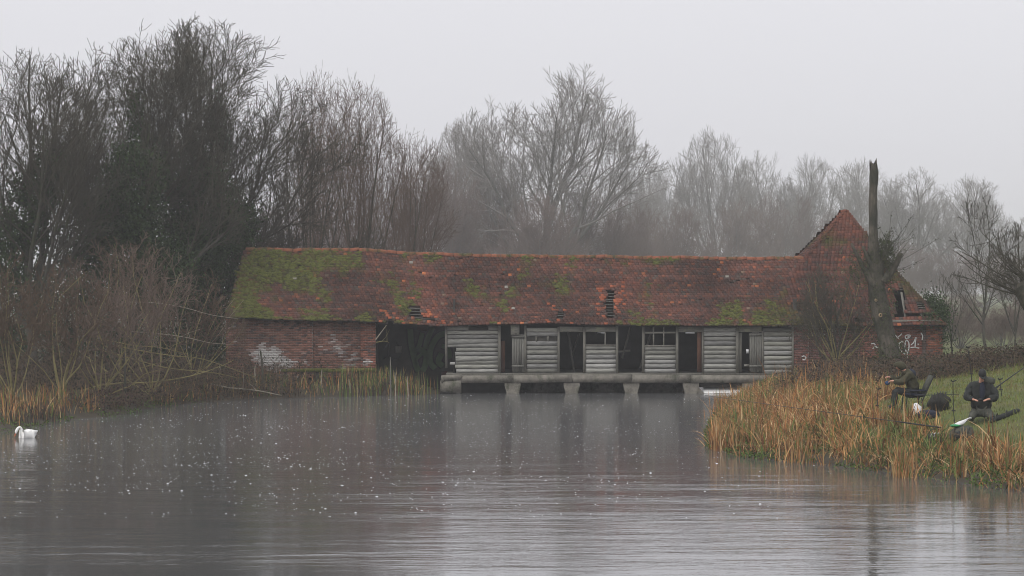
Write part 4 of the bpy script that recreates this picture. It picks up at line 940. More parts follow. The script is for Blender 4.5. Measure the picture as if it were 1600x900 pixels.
# old pollard at the right edge: broken trunk end and arching branches come into the frame
def pollard():
    Y = 97.; e = empty('pollard_willow', (X_(1640, Y), Y, 1.7)); tag(e, 'old pollard willow with a broken brown trunk at the right edge', 'tree')
    p = spline([tuple(P(a, b, Y)) for a, b in ((1650, 600), (1642, 540), (1622, 485), (1604, 455), (1596, 440))], 5); V, F = tubes([(p, np.interp(np.linspace(0, 1, len(p)), [0, .6, .9, 1], [.55, .42, .36, .2]))], 9); k = len(p) - 1
    mk('trunk', V + np.random.default_rng(2).normal(0, .02, V.shape), F.tolist() + [[k * 9 + i for i in range(9)]], MT['snag'], e)
    r = random.Random(5); B = []
    for k in range(26):
        a = P(r.uniform(1597, 1625), r.uniform(440, 475), Y); az = r.uniform(-.6, 3.6); L = r.uniform(1.2, 3.0); d = np.array([-abs(math.cos(az)) if k % 2 else math.cos(az), r.uniform(-.4, .4), abs(math.sin(az)) + .2]); d /= np.linalg.norm(d)
        q = [a]
        for s in range(6): d = d + np.array([r.gauss(0, .12), r.gauss(0, .1), r.gauss(.05, .1)]); d /= np.linalg.norm(d); q.append(q[-1] + d * L / 6)
        B.append((np.array(q), np.linspace(.035, .009, 7)))
        for t in range(9):
            i = r.randrange(2, 6); d2 = d + np.array([r.gauss(0, .6), r.gauss(0, .5), r.gauss(.1, .5)]); d2 /= np.linalg.norm(d2); l2 = r.uniform(.25, .8); B.append((np.array([q[i], q[i] + d2 * l2 * .5, q[i] + d2 * l2 + [0, 0, r.uniform(-.05, .1)]]), np.array([.012, .01, .007])))
    V, F = tubes(B, 4); mk('crown', V, F, MT['twig_d'], e)
pollard()
cleanup_used()

# ------------------------------------------------------------------ reeds, grass, brambles
def blades(x, y, h, w, lean, col, rng, tipk=.25, bend=.5, z0=None):
    n = len(x); z = ground_z(x, y) - .03 if z0 is None else z0; az = rng.uniform(0, 6.283, n); ld = np.stack([np.cos(az), np.sin(az)], 1) * lean[:, None]
    fa = rng.uniform(0, math.pi, n); wd = np.stack([np.cos(fa), np.sin(fa) * .5], 1) * (w / 2)[:, None]
    lv = np.array([0, .38, .72, 1.0]); ws = np.array([1, .95, .7, 0.12])
    V = np.zeros((n, 8, 3))
    for i, (t, k) in enumerate(zip(lv, ws)):
        off = ld * (t * (1 - bend) + bend * t * t)[..., None] * h[:, None] if np.ndim(t) else ld * (t * (1 - bend) + bend * t * t) * h[:, None]
        zz = z + h * t * (1 - .42 * np.clip(lean, 0, 1.7) * t)
        for j, s in ((0, -1), (1, 1)):
            V[:, 2 * i + j, 0] = x + off[:, 0] + s * wd[:, 0] * k; V[:, 2 * i + j, 1] = y + off[:, 1] + s * wd[:, 1] * k; V[:, 2 * i + j, 2] = zz
    f = np.array([[0, 1, 3, 2], [2, 3, 5, 4], [4, 5, 7, 6]]); F = (f[None] + (np.arange(n) * 8)[:, None, None]).reshape(-1, 4)
    return V.reshape(-1, 3), F, np.repeat(col, 8, 0)
REEDC = np.array([[.42, .215, .085], [.37, .17, .06], [.45, .27, .12], [.27, .12, .045], [.52, .37, .20], [.31, .21, .09], [.20, .09, .036], [.14, .075, .04]])
def reed_cols(n, rng, green=0.0):
    c = REEDC[rng.integers(0, len(REEDC), n)] * rng.uniform(.65, 1.25, (n, 1)); g = rng.uniform(0, 1, n) < green
    c[g] = np.array([.10, .15, .035]) * rng.uniform(.6, 1.5, (g.sum(), 1)); return c
def scatter(N, x0, x1, y0, y1, rng):
    y = rng.uniform(y0, y1, N); x = rng.uniform(x0, x1, N); d, right = river_d(x, y); return x, y, d, right
r = np.random.default_rng(101)
# right bank reed bed
x, y, d, rt = scatter(330000, 5, 22, 54, 126, r)
lim = np.interp(y, [62, 72, 76, 80, 84, 92, 110, 126], [2.8, 2.7, 2.6, 4.2, 4.9, 5.0, 4.6, 3.0]) + 1.0 * fbm(x, y, 111, .12, 3)
clump = fbm(x, y, 112, .5, 4)
k = rt & (d > -.4) & (d < lim) & (r.uniform(0, 1, len(x)) < np.clip(.55 + .9 * clump, .06, 1) * np.interp(d, [-.4, .2, 1.0], [.25, .6, 1])) & (x * F_PX / y < 960)
x, y, d, clump = x[k], y[k], d[k], clump[k]; n = len(x)
gz_n = fbm(x, y, 113, .3, 3); gfrac = np.clip(.16 + .7 * gz_n + .28 * np.exp(-((d - .8) / 1.0) ** 2), 0, .85)
c = reed_cols(n, r) * (1 + .45 * fbm(x, y, 119, .35, 4)[:, None]); gsel = r.uniform(0, 1, n) < gfrac; c[gsel] = np.array([.10, .14, .035]) * r.uniform(.5, 1.5, (gsel.sum(), 1))
h = np.where(gsel, r.uniform(.25, .65, n), r.uniform(.18, .74, n) * np.interp(d, [0, 1.5, 4], [.8, 1, .9]) * np.where(r.uniform(0, 1, n) < .05, 1.7, 1)) * (1 + .6 * clump)
lean = np.abs(r.normal(.30, .40, n)) + (r.uniform(0, 1, n) < .40) * r.uniform(.3, 1.8, n)
V, F, cc = blades(x, y, h, r.uniform(.010, .034, n) * np.where(r.uniform(0, 1, n) < .3, 1.5, 1), lean, c, r, bend=.75)
tag(mk('reed_bed', V, F, MT['reed'], col=cc), 'tangled tan dry reeds and sedge covering the right bank', 'reeds', kind='stuff')
# reeds standing in the shallows at the tip of the bank
xx, yy = [], []
for px, py, w, m_ in ((1120, 702, 8, 230), (1142, 704, 12, 220), (1175, 704, 16, 220), (1205, 712, 14, 170), (1128, 650, 14, 170), (1150, 642, 20, 200), (1135, 678, 12, 120), (1410, 745, 16, 120), (1245, 722, 30, 90), (1165, 668, 22, 240)):
    Yq = CAM_H * F_PX / (py - 450); xx.append(r.normal(X_(px, Yq), w * S(Yq) * .55, m_)); yy.append(r.normal(Yq, .5, m_))
x, y = np.concatenate(xx), np.concatenate(yy); n = len(x)
V, F, cc = blades(x, y, r.uniform(.3, 1.15, n), r.uniform(.014, .032, n), np.abs(r.normal(.12, .25, n)), reed_cols(n, r, .08), r, z0=np.full(n, -.08))
tag(mk('reed_clumps', V, F, MT['reed'], col=cc), 'rusty reed clumps standing in the shallows at the tip of the right bank', 'reeds', kind='stuff')
# green cress and grass at the waterline, both banks
def cress(N, x0, x1, y0, y1, dmax, right_side, seed, name, label, dens=.55, thr=0.0):
    rr = np.random.default_rng(seed); x, y, d, rt = scatter(N, x0, x1, y0, y1, rr); k = (rt == right_side) & (d > -.45) & (d < dmax) & (fbm(x, y, seed + 1, .28, 3) > thr); x, y = x[k], y[k]; n = len(x)
    z = np.maximum(ground_z(x, y), 0) + rr.uniform(0, .16, n); C = np.stack([x, y, z], 1)
    col = np.array([.055, .11, .022]) * rr.uniform(.4, 1.5, (n, 1)) * np.array([1, 1, 1]) + rr.uniform(0, .03, (n, 1)) * np.array([1, .6, 0]); V, F, c = leaves(C, rr.uniform(.03, .075, n), rr, col, .8, -.3); tag(mk(name, V, F, MT['leaf'], col=c), label, 'cress', kind='stuff')
cress(110000, 5, 13, 64, 126, 1.3, True, 131, 'cress', 'bright green cress along the foot of the right bank', thr=-.02)
cress(20000, -19, -12, 88, 116, .9, False, 133, 'cress', 'bright green cress along the foot of the left bank', thr=-.15)
# short grass on the right bank
x, y, d, rt = scatter(150000, 8, 30, 58, 104, r); k = rt & (d > 2.2) & (x * F_PX / y < 980) & (r.uniform(0, 1, len(x)) < .8); x, y, d = x[k], y[k], d[k]; n = len(x)
gn = fbm(x, y, 141, .3, 4); c = np.array([.15, .17, .042]) * (1 + .35 * gn[:, None]) * r.uniform(.55, 1.4, (n, 1)); dr_ = r.uniform(0, 1, n) < np.clip(.12 + .4 * gn, 0, .6); c[dr_] = np.array([.2, .16, .07]) * r.uniform(.6, 1.2, (dr_.sum(), 1))
V, F, cc = blades(x, y, r.uniform(.05, .15, n) * (1 + .5 * dr_) + (r.uniform(0, 1, n) < .01) * .35, r.uniform(.01, .024, n), np.abs(r.normal(.3, .3, n)), c, r)
tag(mk('grass', V, F, MT['grass'], col=cc), 'short rough green grass on the right bank behind the anglers', 'grass', kind='stuff')
# left bank: tan reeds, dark stems, sedge under the barn wall
def reed_patch(N, box_, cond, seed, hr, name, label, green=.1, w=(.012, .034), dark=0.0, leank=.2):
    rr = np.random.default_rng(seed); x, y, d, rt = scatter(N, *box_, rr); k = cond(x, y, d, rt) & (rr.uniform(0, 1, len(x)) < np.clip(.6 + .8 * fbm(x, y, seed + 1, .4, 3), .1, 1)); x, y, d = x[k], y[k], d[k]; n = len(x)
    c = reed_cols(n, rr, green); dk = rr.uniform(0, 1, n) < dark; c[dk] = np.array([.05, .04, .03]) * rr.uniform(.6, 1.4, (dk.sum(), 1))
    V, F, cc = blades(x, y, rr.uniform(*hr, n), rr.uniform(*w, n), np.abs(rr.normal(.08, leank, n)), c, rr, z0=np.maximum(ground_z(x, y), 0) - .05); tag(mk(name, V, F, MT['reed'], col=cc), label, 'reeds', kind='stuff')
reed_patch(6500, (-22, -14.5, 94, 106), lambda x, y, d, rt: (~rt) & (d > .3) & (d < 3.2) & (x < -15.2), 151, (.25, 1.05), 'reed_bed', 'tan reeds with dark bases at the left edge of the bank', .22, dark=.3, leank=.4)
reed_patch(2600, (-20, -15.6, 95, 102), lambda x, y, d, rt: (~rt) & (d > -.05) & (d < .8), 152, (.3, .8), 'rush_stems', 'dark dead rush stems in the shallows behind the swan', .1, dark=.85)
reed_patch(16000, (-14.5, -3, 112, 126.5), lambda x, y, d, rt: (~rt) & (d > .0) & (d < 3.5) & (y < 126.4), 153, (.2, .9), 'rushes', 'brown and olive rushes below the brick wall', .42, dark=.5, leank=.35)
reed_patch(2200, (-7.5, -3.2, 122.5, 126.4), lambda x, y, d, rt: (~rt) & (d > -.5) & (d < 2.5), 154, (.5, 1.1), 'rushes', 'olive rushes standing before the dark open bay', .6, dark=.4, leank=.1)
# bramble thickets
def bramble(N, box_, cond, seed, hr, label, cols, nl=9, stem='twig_r', name='bramble_undergrowth'):
    rr = np.random.default_rng(seed); x, y, d, rt = scatter(N, *box_, rr); k = cond(x, y, d, rt); x, y = x[k], y[k]; n = len(x); z = ground_z(x, y)
    az = rr.uniform(0, 6.283, n); L = rr.uniform(.5, 1.5, n); H = rr.uniform(*hr, n) * (1 + .35 * fbm(x, y, seed + 3, .2, 3)); B = []
    dx, dy = np.cos(az) * L, np.sin(az) * L
    p = np.stack([np.stack([x, y, z - .05], 1), np.stack([x + dx * .25, y + dy * .25, z + H * .75], 1), np.stack([x + dx * .6, y + dy * .6, z + H], 1), np.stack([x + dx, y + dy, z + H * rr.uniform(.45, 1.15, n)], 1)], 1)
    st = [(p[i], np.array([.012, .010, .008, .005])) for i in range(n)]; V, F = tubes(st, 3)
    e = empty(name, (float(x.mean()), float(y.mean()), 0)); tag(e, label, 'brambles', kind='stuff'); mk('stems', V, F, MT[stem], e)
    t = rr.uniform(.3, 3, (n, nl)); i = np.minimum(t.astype(int), 2); f = (t - i)[..., None]; a = p[np.arange(n)[:, None], i]; b = p[np.arange(n)[:, None], i + 1]; C = (a * (1 - f) + b * f).reshape(-1, 3) + rr.normal(0, .09, (n * nl, 3)); C[:, 2] = np.maximum(C[:, 2], np.repeat(z, nl) + .04)
    cc = np.array(cols)[rr.integers(0, len(cols), len(C))] * rr.uniform(.6, 1.4, (len(C), 1)); V, F, c = leaves(C, rr.uniform(.05, .12, len(C)), rr, cc, .7); mk('foliage', V, F, MT['leaf'], e, col=c)
BC = [[.05, .032, .022], [.035, .03, .018], [.07, .045, .03], [.03, .036, .016], [.055, .036, .03]]
bramble(7600, (8.5, 28, 95, 124), lambda x, y, d, rt: rt & (d > 2.2) & (y > 97 - .0 * x) & ((x * F_PX / y < 960)) & ((d > 5) | (y > 104)) & (y < 124), 161, (.28, .72), 'dark brown bramble bank across the end of the right meadow', BC, 11)
bramble(1300, (-16.5, -12, 100, 112), lambda x, y, d, rt: (~rt) & (d > .1) & (d < 2.2) & (x > -15.6), 162, (.25, .7), 'purple brown brambles over the left bank edge', [[.07, .04, .035], [.05, .03, .028], [.06, .045, .03], [.04, .05, .02]], 8)
bramble(1400, (-14.5, -9, 112, 122), lambda x, y, d, rt: (~rt) & (d > -.1) & (d < 2.5), 163, (.3, .95), 'brown twiggy undergrowth at the water left of the brick wall', [[.06, .045, .03], [.05, .036, .026], [.045, .05, .025]], 5)
bramble(2600, (-24, -8, 108, 128), lambda x, y, d, rt: (~rt) & (d > 2) & (y < 126), 164, (.4, 1.2), 'dark undergrowth beneath the left bank trees', [[.03, .026, .018], [.04, .03, .022], [.025, .03, .014]], 7)
# tall dry weed stalks in front of the end block
reed_patch(1100, (9, 17, 104, 120), lambda x, y, d, rt: rt & (d > 1.5) & (d < 5.5), 171, (.5, 1.4), 'weed_stalks', 'tall thin straw-coloured stalks before the end block', 0, (.006, .014), .35, .15)

# ------------------------------------------------------------------ swan, anglers and their tackle
def skin_obj(name, verts, edges, radii, mat, parent=None, root=0, sub=2, flat=None):
    """continuous body grown over a skeleton; verts in world space"""
    off = woff(parent) if parent is not None else np.zeros(3)
    bm = bmesh.new(); L = bm.verts.layers.skin.verify(); vs_ = []
    for i, (v, r_) in enumerate(zip(verts, radii)):
        b = bm.verts.new(tuple(np.array(v) - off)); rr = r_ if isinstance(r_, tuple) else (r_, r_); b[L].radius = rr; b[L].use_root = (i == root); vs_.append(b)
    for a, b in edges: bm.edges.new((vs_[a], vs_[b]))
    me = bpy.data.meshes.new(name); bm.to_mesh(me); bm.free(); me.materials.append(mat)
    o = bpy.data.objects.new(name, me); COL.objects.link(o)
    if parent is not None: o.parent = parent
    m = o.modifiers.new('skin', 'SKIN'); m.use_smooth_shade = True
    s = o.modifiers.new('smooth', 'SUBSURF'); s.levels = sub; s.render_levels = sub
    if name in ('jacket', 'trousers'):            # folds in the cloth
        if 'cloth_folds' not in bpy.data.textures:
            tx_ = bpy.data.textures.new('cloth_folds', 'CLOUDS'); tx_.noise_scale = .13; tx_.noise_depth = 2
        s.levels = s.render_levels = 3; d = o.modifiers.new('folds', 'DISPLACE'); d.texture = bpy.data.textures['cloth_folds']; d.strength = .085; d.mid_level = .5
    return o
def chain(*groups):
    """groups of [(point, radius), ...]; a first item that is an int joins an existing vertex"""
    V, R, E = [], [], []
    for g in groups:
        prev = None
        for it in g:
            if isinstance(it, int): prev = it; continue
            V.append(it[0]); R.append(it[1])
            if prev is not None: E.append((prev, len(V) - 1))
            prev = len(V) - 1
    return V, E, R
def loft(rings): 
    n = len(rings[0]); V = np.concatenate(rings); F = [[k * n + i, k * n + (i + 1) % n, (k + 1) * n + (i + 1) % n, (k + 1) * n + i] for k in range(len(rings) - 1) for i in range(n)]
    return V, F + [list(range(n))[::-1], list(range((len(rings) - 1) * n, len(rings) * n))]
def ellipsoid(c, r, n=12, m=8, rot=None, jit=0, seed=1):
    rr = np.random.default_rng(seed); V = []
    for i in range(m + 1):
        t = math.pi * i / m
        for j in range(n): a = 2 * math.pi * j / n; V.append((r[0] * math.sin(t) * math.cos(a), r[1] * math.sin(t) * math.sin(a), r[2] * math.cos(t)))
    V = np.array(V) * (1 + rr.normal(0, jit, (len(V), 1)) if jit else 1)
    if rot is not None: V = V @ np.array(rot).T
    return V + np.array(c), [[i * n + j, i * n + (j + 1) % n, (i + 1) * n + (j + 1) % n, (i + 1) * n + j] for i in range(m) for j in range(n)]

def swan():
    Y = CAM_H * F_PX / (684 - 450); c = np.array([X_(44, Y), Y, 0.0]); a = math.radians(212)   # faces left and towards the viewer
    f = np.array([math.cos(a), math.sin(a), 0]); s = np.array([-f[1], f[0], 0]); u = np.array([0, 0, 1.])
    W = lambda x, y, z: c + (f * (x if x > 0 else x * .72) + s * y + u * z) * .82
    V, E, R = chain([(W(-.46, 0, .17), .035), (W(-.34, 0, .13), (.11, .09)), (W(-.16, 0, .11), (.19, .155)), (W(.06, 0, .10), (.20, .16)), (W(.20, 0, .11), (.14, .13)), (W(.27, 0, .20), .065), (W(.27, 0, .30), .045), (W(.285, 0, .385), .042), (W(.345, 0, .425), .042), (W(.42, 0, .38), .044), (W(.47, 0, .30), .05), (W(.50, 0, .22), .042), (W(.515, 0, .17), .026)])
    b = skin_obj('swan', V, E, R, MT['swan'], root=3); tag(b, 'white swan with curved neck dipping its bill near the left bank', 'swan')
    V, E, R = chain([(W(.505, 0, .185), .026), (W(.535, 0, .12), .020), (W(.555, 0, .055), .012)]); skin_obj('bill', V, E, R, MT['bill'], b)
    V, E, R = chain([(W(.515, 0, .245), .022), (W(.53, 0, .185), .022)]); skin_obj('bill_knob', V, E, R, MT['black'], b)
    for q in (-1, 1):
        rings = []
        for x, w, h, z in ((.16, .05, .07, .16), (.05, .07, .13, .18), (-.12, .08, .14, .19), (-.28, .06, .10, .20), (-.42, .035, .05, .23), (-.5, .01, .015, .26)):
            rings.append(np.array([W(x, q * (.15 - .12 * max(0, -x)) + w * math.cos(t), z + h * math.sin(t)) for t in np.linspace(0, 2 * math.pi, 10, endpoint=False)]))
        V, F = loft(rings); mk('wing', V, F, MT['swan'], b, smooth=True)
swan()

def hand(W, wrist, tip_dir, side, up, curl=.5, sc=1.0):
    """palm and five bent fingers as skin groups; returns list of groups (first vertex index is given by the caller)"""
    d = np.array(tip_dir) / np.linalg.norm(tip_dir); s = np.array(side) / np.linalg.norm(side); n = np.array(up) / np.linalg.norm(up)
    palm = wrist + d * .055 * sc; G = [[('W', wrist), (palm, .030 * sc)]]
    fingers = [(-.030, .070), (-.010, .080), (.010, .075), (.028, .058)]
    for o_, L in fingers:
        k = palm + s * o_ * sc + d * .035 * sc; m1 = k + (d * (1 - curl * .4) - n * curl * .6) * L * .5 * sc; m2 = m1 + (d * (1 - curl) - n * curl) * L * .5 * sc
        G.append([(k, .010 * sc), (m1, .009 * sc), (m2, .008 * sc)])
    t0 = palm - s * .030 * sc - d * .02 * sc; G.append([(t0, .011 * sc), (t0 - s * .02 * sc + d * .03 * sc - n * .012 * sc, .010 * sc), (t0 - s * .012 * sc + d * .062 * sc - n * .02 * sc, .009 * sc)])
    return G
def person(name, label, origin, ang, J, cloth):
    """J: joint points in local (forward, left, up); ang: facing direction"""
    f = np.array([math.cos(ang), math.sin(ang), 0]); s = np.array([-f[1], f[0], 0]); o = np.array(origin, float)
    W = lambda p: o + f * p[0] + s * p[1] + np.array([0, 0, p[2]])
    j = {k: W(np.array(v) * cloth.get('tall', 1.0)) for k, v in J.items()}
    V, R, E = [], [], []
    def add(p, r, prev=None):
        V.append(p); R.append(r)
        if prev is not None: E.append((prev, len(V) - 1))
        return len(V) - 1
    pel = add(j['pelvis'], (.15, .12)); wa = add(j['waist'], (.145, .11), pel); ch = add(j['chest'], (.16, .12), wa); nk = add(j['neck'], .06, ch)
    hd = norm(j['head'] - j['neck']); fd = norm(j['face'] - j['head'])
    h1 = add(j['head'] - hd * .05 + fd * .02, .078, nk); h2 = add(j['head'] + hd * .04, .088, h1); add(j['head'] + hd * .10, .060, h2)
    nose = add(j['head'] + fd * .095 - hd * .01, .016, h2); chin = add(j['head'] - hd * .085 + fd * .06, .032, h1)
    for q in ('l', 'r'):
        sh = add(j['sh' + q], .062, ch); el = add(j['el' + q], .045, sh); wr = add(j['wr' + q], .030, el)
        G = hand(W, j['wr' + q], j['hand' + q] - j['wr' + q], s * (1 if q == 'l' else -1), np.array([0, 0, 1.]) , .55)
        pal = add(G[0][1][0], .030, wr)
        for g in G[1:]:
            p = pal
            for pt, r_ in g: p = add(pt, r_, p)
        hp = add(j['hip' + q], .10, pel); kn = add(j['kn' + q], .065, hp); an = add(j['an' + q], .045, kn); add(j['toe' + q], .035, an)
    b = skin_obj(name, V, E, R, MT['skin'], root=0, sub=1); tag(b, label, 'person')
    # clothing grown over the same joints
    jr = cloth.get('bulk', 1.0)
    hem = cloth.get('hem', 1.0)
    G = [[(j['pelvis'] + (0, 0, -.04), (.22 * jr * hem, .19 * jr * hem)), (j['waist'], (.225 * jr * hem, .18 * jr)), (j['chest'], (.21 * jr, .17 * jr)), (j['neck'] - (0, 0, .02), (.10 * jr, .09))]]
    V, E, R = chain(*G)
    for q in ('l', 'r'):
        k = len(V); V += [j['sh' + q], (j['sh' + q] + j['el' + q]) / 2, j['el' + q], (j['el' + q] * .4 + j['wr' + q] * .6), j['wr' + q] + (j['el' + q] - j['wr' + q]) * .12]; R += [.105 * jr, .105 * jr, .10 * jr, .08 * jr, .06]
        E += [(2, k), (k, k + 1), (k + 1, k + 2), (k + 2, k + 3), (k + 3, k + 4)]
    jacket = skin_obj('jacket', V, E, R, MT[cloth['jacket']], b)
    V, E, R = chain([(j['pelvis'], (.19, .16))]);
    for q in ('l', 'r'):
        k = len(V); V += [j['hip' + q], (j['hip' + q] + j['kn' + q]) / 2, j['kn' + q], (j['kn' + q] + j['an' + q]) / 2, j['an' + q] + (0, 0, .03)]; R += [.125, .115, .095, .085, .08]; E += [(0, k), (k, k + 1), (k + 1, k + 2), (k + 2, k + 3), (k + 3, k + 4)]
    skin_obj('trousers', V, E, R, MT[cloth['trousers']], b)
    for q in ('l', 'r'):
        V, E, R = chain([(j['an' + q] + (0, 0, .08), .07), (j['an' + q], .07), ((j['an' + q] + j['toe' + q]) / 2, (.06, .05)), (j['toe' + q], .05)]); skin_obj('boot', V, E, R, MT['black'], b)
    # eyes and mouth
    for q in (-1, 1):
        V, F = ellipsoid(j['head'] + fd * .083 + np.cross(fd, hd) * .032 * q + hd * .015, (.011,) * 3, 8, 6); mk('eye', V, F, MT['black'], b)
    return b, j, hd, fd
# angler in the hooded olive coat, seated in profile facing the river
Y1 = 82.; X1 = X_(1428, Y1); G1 = float(ground_z(X1, Y1))
SE = .42
J1 = dict(pelvis=(0, 0, SE + .10), waist=(.03, 0, SE + .28), chest=(.13, 0, SE + .50), neck=(.27, 0, SE + .66), head=(.40, 0, SE + .74), face=(.50, 0, SE + .68),
          shl=(.17, .19, SE + .55), ell=(.38, .26, SE + .31), wrl=(.62, .12, SE + .37), handl=(.72, .04, SE + .34), shr=(.17, -.19, SE + .55), elr=(.36, -.24, SE + .36), wrr=(.68, -.10, SE + .46), handr=(.78, -.02, SE + .47),
          hipl=(.04, .10, SE + .06), knl=(.52, .15, SE + .08), anl=(.58, .16, .10), toel=(.74, .17, .06), hipr=(.04, -.10, SE + .06), knr=(.50, -.13, SE + .10), anr=(.52, -.14, .10), toer=(.68, -.15, .06))
p1, j1, hd1, fd1 = person('person', 'person in a hooded olive coat seated in profile on a low chair, hands raised', (X1, Y1, G1), math.radians(184), J1, dict(jacket='olive', trousers='charcoal', bulk=1.05, tall=1.06))
c = j1['head'] - fd1 * .025 + hd1 * .015
rot = np.stack([fd1, np.cross(hd1, fd1), hd1], 1)
V, F = ellipsoid((0, 0, 0), (.145, .135, .165), 14, 10); V = V - np.array([.03, 0, 0]) * (V[:, 2:3] > .05); keep = [q for q in F if not (np.mean(V[q], 0)[0] > .085 and np.mean(V[q], 0)[2] < .07)]
hood = mk('hood', V @ rot.T + c, keep, MT['olive'], p1, smooth=True); md = hood.modifiers.new('thick', 'SOLIDIFY'); md.thickness = .014
V, F = ellipsoid(j1['chest'] + np.array([.03, 0, .05]), (.17, .26, .15), 12, 8, None, .04, 3); mk('yoke', V, F, MT['navy'], p1, smooth=True)
V, F = ellipsoid((j1['handl'] + j1['handr']) / 2 + np.array([.02, 0, -.11]), (.075, .05, .06), 10, 7, None, .08, 4); tag(mk('bait_pouch', V, F, MT['blue'], smooth=True), 'small dark blue pouch held in the hooded angler hands', 'pouch')
# low folding chair
def chair():
    o = np.array([X1, Y1, G1]); e = empty('fishing_chair', tuple(o)); tag(e, 'low folding chair with reclined dark back under the hooded angler', 'chair')
    f = np.array([math.cos(math.radians(184)), math.sin(math.radians(184)), 0]); s = np.array([-f[1], f[0], 0]); W = lambda a, b, c_: o + f * a + s * b + np.array([0, 0, c_])
    def bar(nm, L, r_, m_, sides=6): V, F = tubes([(np.array([W(*q) for q in L]), np.full(len(L), r_))], sides); return mk(nm, V, F, MT[m_], e)
    V = np.array([W(a, b, z) for a, z in ((-.22, .33), (.30, .37)) for b in (-.27, .27) for z in (z, z + .06)]); mk('seat', V, BOXF, MT['navy'], e)
    V = np.array([W(a + t, b, z) for a, z in ((-.22, .36), (-.52, .98)) for b in (-.25, .25) for t in (0, .05)]); mk('backrest', V, BOXF, MT['greycloth'], e)
    for q in (-.29, .29):
        bar('frame_rail', [(-.54, q, 1.02), (-.22, q, .34), (-.16, q, .2)], .018, 'black'); bar('armrest', [(-.33, q, .56), (.18, q, .55)], .025, 'navy')
        bar('leg', [(.26, q, .36), (.30, q, -.03)], .016, 'black'); bar('leg', [(-.16, q, .34), (-.24, q, -.03)], .016, 'black'); bar('arm_post', [(.16, q, .55), (.16, q, .37)], .014, 'black')
chair()
# angler in black, kneeling and facing the viewer
Y2 = 77.5; X2 = X_(1533, Y2); G2 = float(ground_z(X2, Y2))
J2 = dict(pelvis=(-.10, 0, .30), waist=(-.05, 0, .50), chest=(.02, 0, .78), neck=(.11, 0, .99), head=(.18, .02, 1.14), face=(.27, .05, 1.06),
          shl=(.03, .22, .88), ell=(.12, .36, .60), wrl=(.36, .15, .57), handl=(.45, .06, .55), shr=(.03, -.22, .88), elr=(.12, -.37, .61), wrr=(.35, -.18, .56), handr=(.45, -.10, .55),
          hipl=(-.06, .13, .27), knl=(.36, .25, .15), anl=(-.10, .24, .08), toel=(-.26, .25, .05), hipr=(-.06, -.13, .27), knr=(.38, -.22, .15), anr=(-.08, -.24, .08), toer=(-.24, -.26, .05))
p2, j2, hd2, fd2 = person('person', 'person in a black padded coat and black cap kneeling on the grass, looking down', (X2, Y2, G2), math.radians(262), J2, dict(jacket='charcoal', trousers='greycloth', bulk=1.15, hem=1.2, tall=1.13))
c = j2['head'] + hd2 * .045; rot = np.stack([fd2, np.cross(hd2, fd2), hd2], 1)
V, F = ellipsoid((0, 0, 0), (.118, .112, .135), 14, 10); keep = [q for q in F if np.mean(V[q], 0)[2] > -.03]; mk('beanie', V @ rot.T + c, keep, MT['black'], p2, smooth=True)
V = np.array([[.06 + .14 * math.cos(t), .10 * math.sin(t), -.005 + .0 * t] for t in np.linspace(-1.3, 1.3, 9)] + [[.06, .09, .0], [.06, -.09, .0]]); n = len(V); V = np.concatenate([V, V - [0, 0, .014]]); mk('cap_peak', V @ rot.T + c, [list(range(n)), list(range(2 * n - 1, n - 1, -1))] + [[i, (i + 1) % n, n + (i + 1) % n, n + i] for i in range(n)], MT['charcoal'], p2)
V, F = ellipsoid(j2['neck'] + np.array([.17, .12, .00]), (.24, .17, .13), 12, 8, None, .06, 8); mk('hood', V, F, MT['greycloth'], p2, smooth=True)
V, F = ellipsoid(j2['chest'] + np.array([0, -.20, -.02]), (.085, .05, .24), 12, 8, None, .04, 9); mk('shirt_front', V, F, MT['navy'], p2, smooth=True)
V, F = ellipsoid((j2['handl'] + j2['handr']) / 2 + np.array([-.01, -.02, .02]), (.06, .03, .03), 10, 7, None, .05, 4); tag(mk('fishing_reel', V, F, MT['black'], smooth=True), 'small dark reel held between the kneeling angler hands', 'reel')

def at(px, py, Y): return P(px, py, Y)
def crumpled(name, c, r_, mat, label, cat, seed, jit=.16, n=14, m=10, flat=None):
    V, F = ellipsoid((0, 0, 0), r_, n, m); d = norm(V); k = 1 + jit * fbm(d[:, 0] * 2 + d[:, 2], d[:, 1] * 2 + d[:, 2], seed, .6, 4); V = V * k[:, None]
    V[:, 2] = np.maximum(V[:, 2], -r_[2] * .82); V += np.array(c); o = mk(name, V, F, MT[mat], smooth=seed % 2 == 0); return tag(o, label, cat)
def gz1(x, y): return float(ground_z(x, y))
# white carrier bag slumped beside the chair
def bag(name, px, Y, w, h, mat, label, seed, lean=.3):
    x = X_(px, Y); g = gz1(x, Y); r = np.random.default_rng(seed); rings = []; n = 16
    for k, (t, q) in enumerate(((0, .85), (.15, 1.05), (.4, 1.0), (.65, .8), (.85, .5), (1, .28))):
        a = np.linspace(0, 2 * math.pi, n, endpoint=False); rr = q * w * (1 + .14 * np.sin(3 * a + k) + r.normal(0, .07, n))
        rings.append(np.stack([x + rr * np.cos(a) - lean * w * t, Y + rr * .7 * np.sin(a), np.full(n, g + h * t) + r.normal(0, .012, n) * (k > 0)], 1))
    V, F = loft(rings); o = mk(name, V, F, MT[mat]); tag(o, label, 'bag')
    for q in (-1, 1):
        continue
        p = spline([(x - lean * w + q * .1 * w, Y + q * .05, g + h * .96), (x - lean * w + q * .2 * w, Y + q * .06, g + h * 1.18), (x - lean * w + q * .55 * w, Y + q * .06, g + h * 1.15), (x - lean * w + q * .5 * w, Y, g + h * .9)], 4); V, F = tubes([(p, np.full(len(p), .012))], 4); mk('handle', V, F, MT[mat], o)
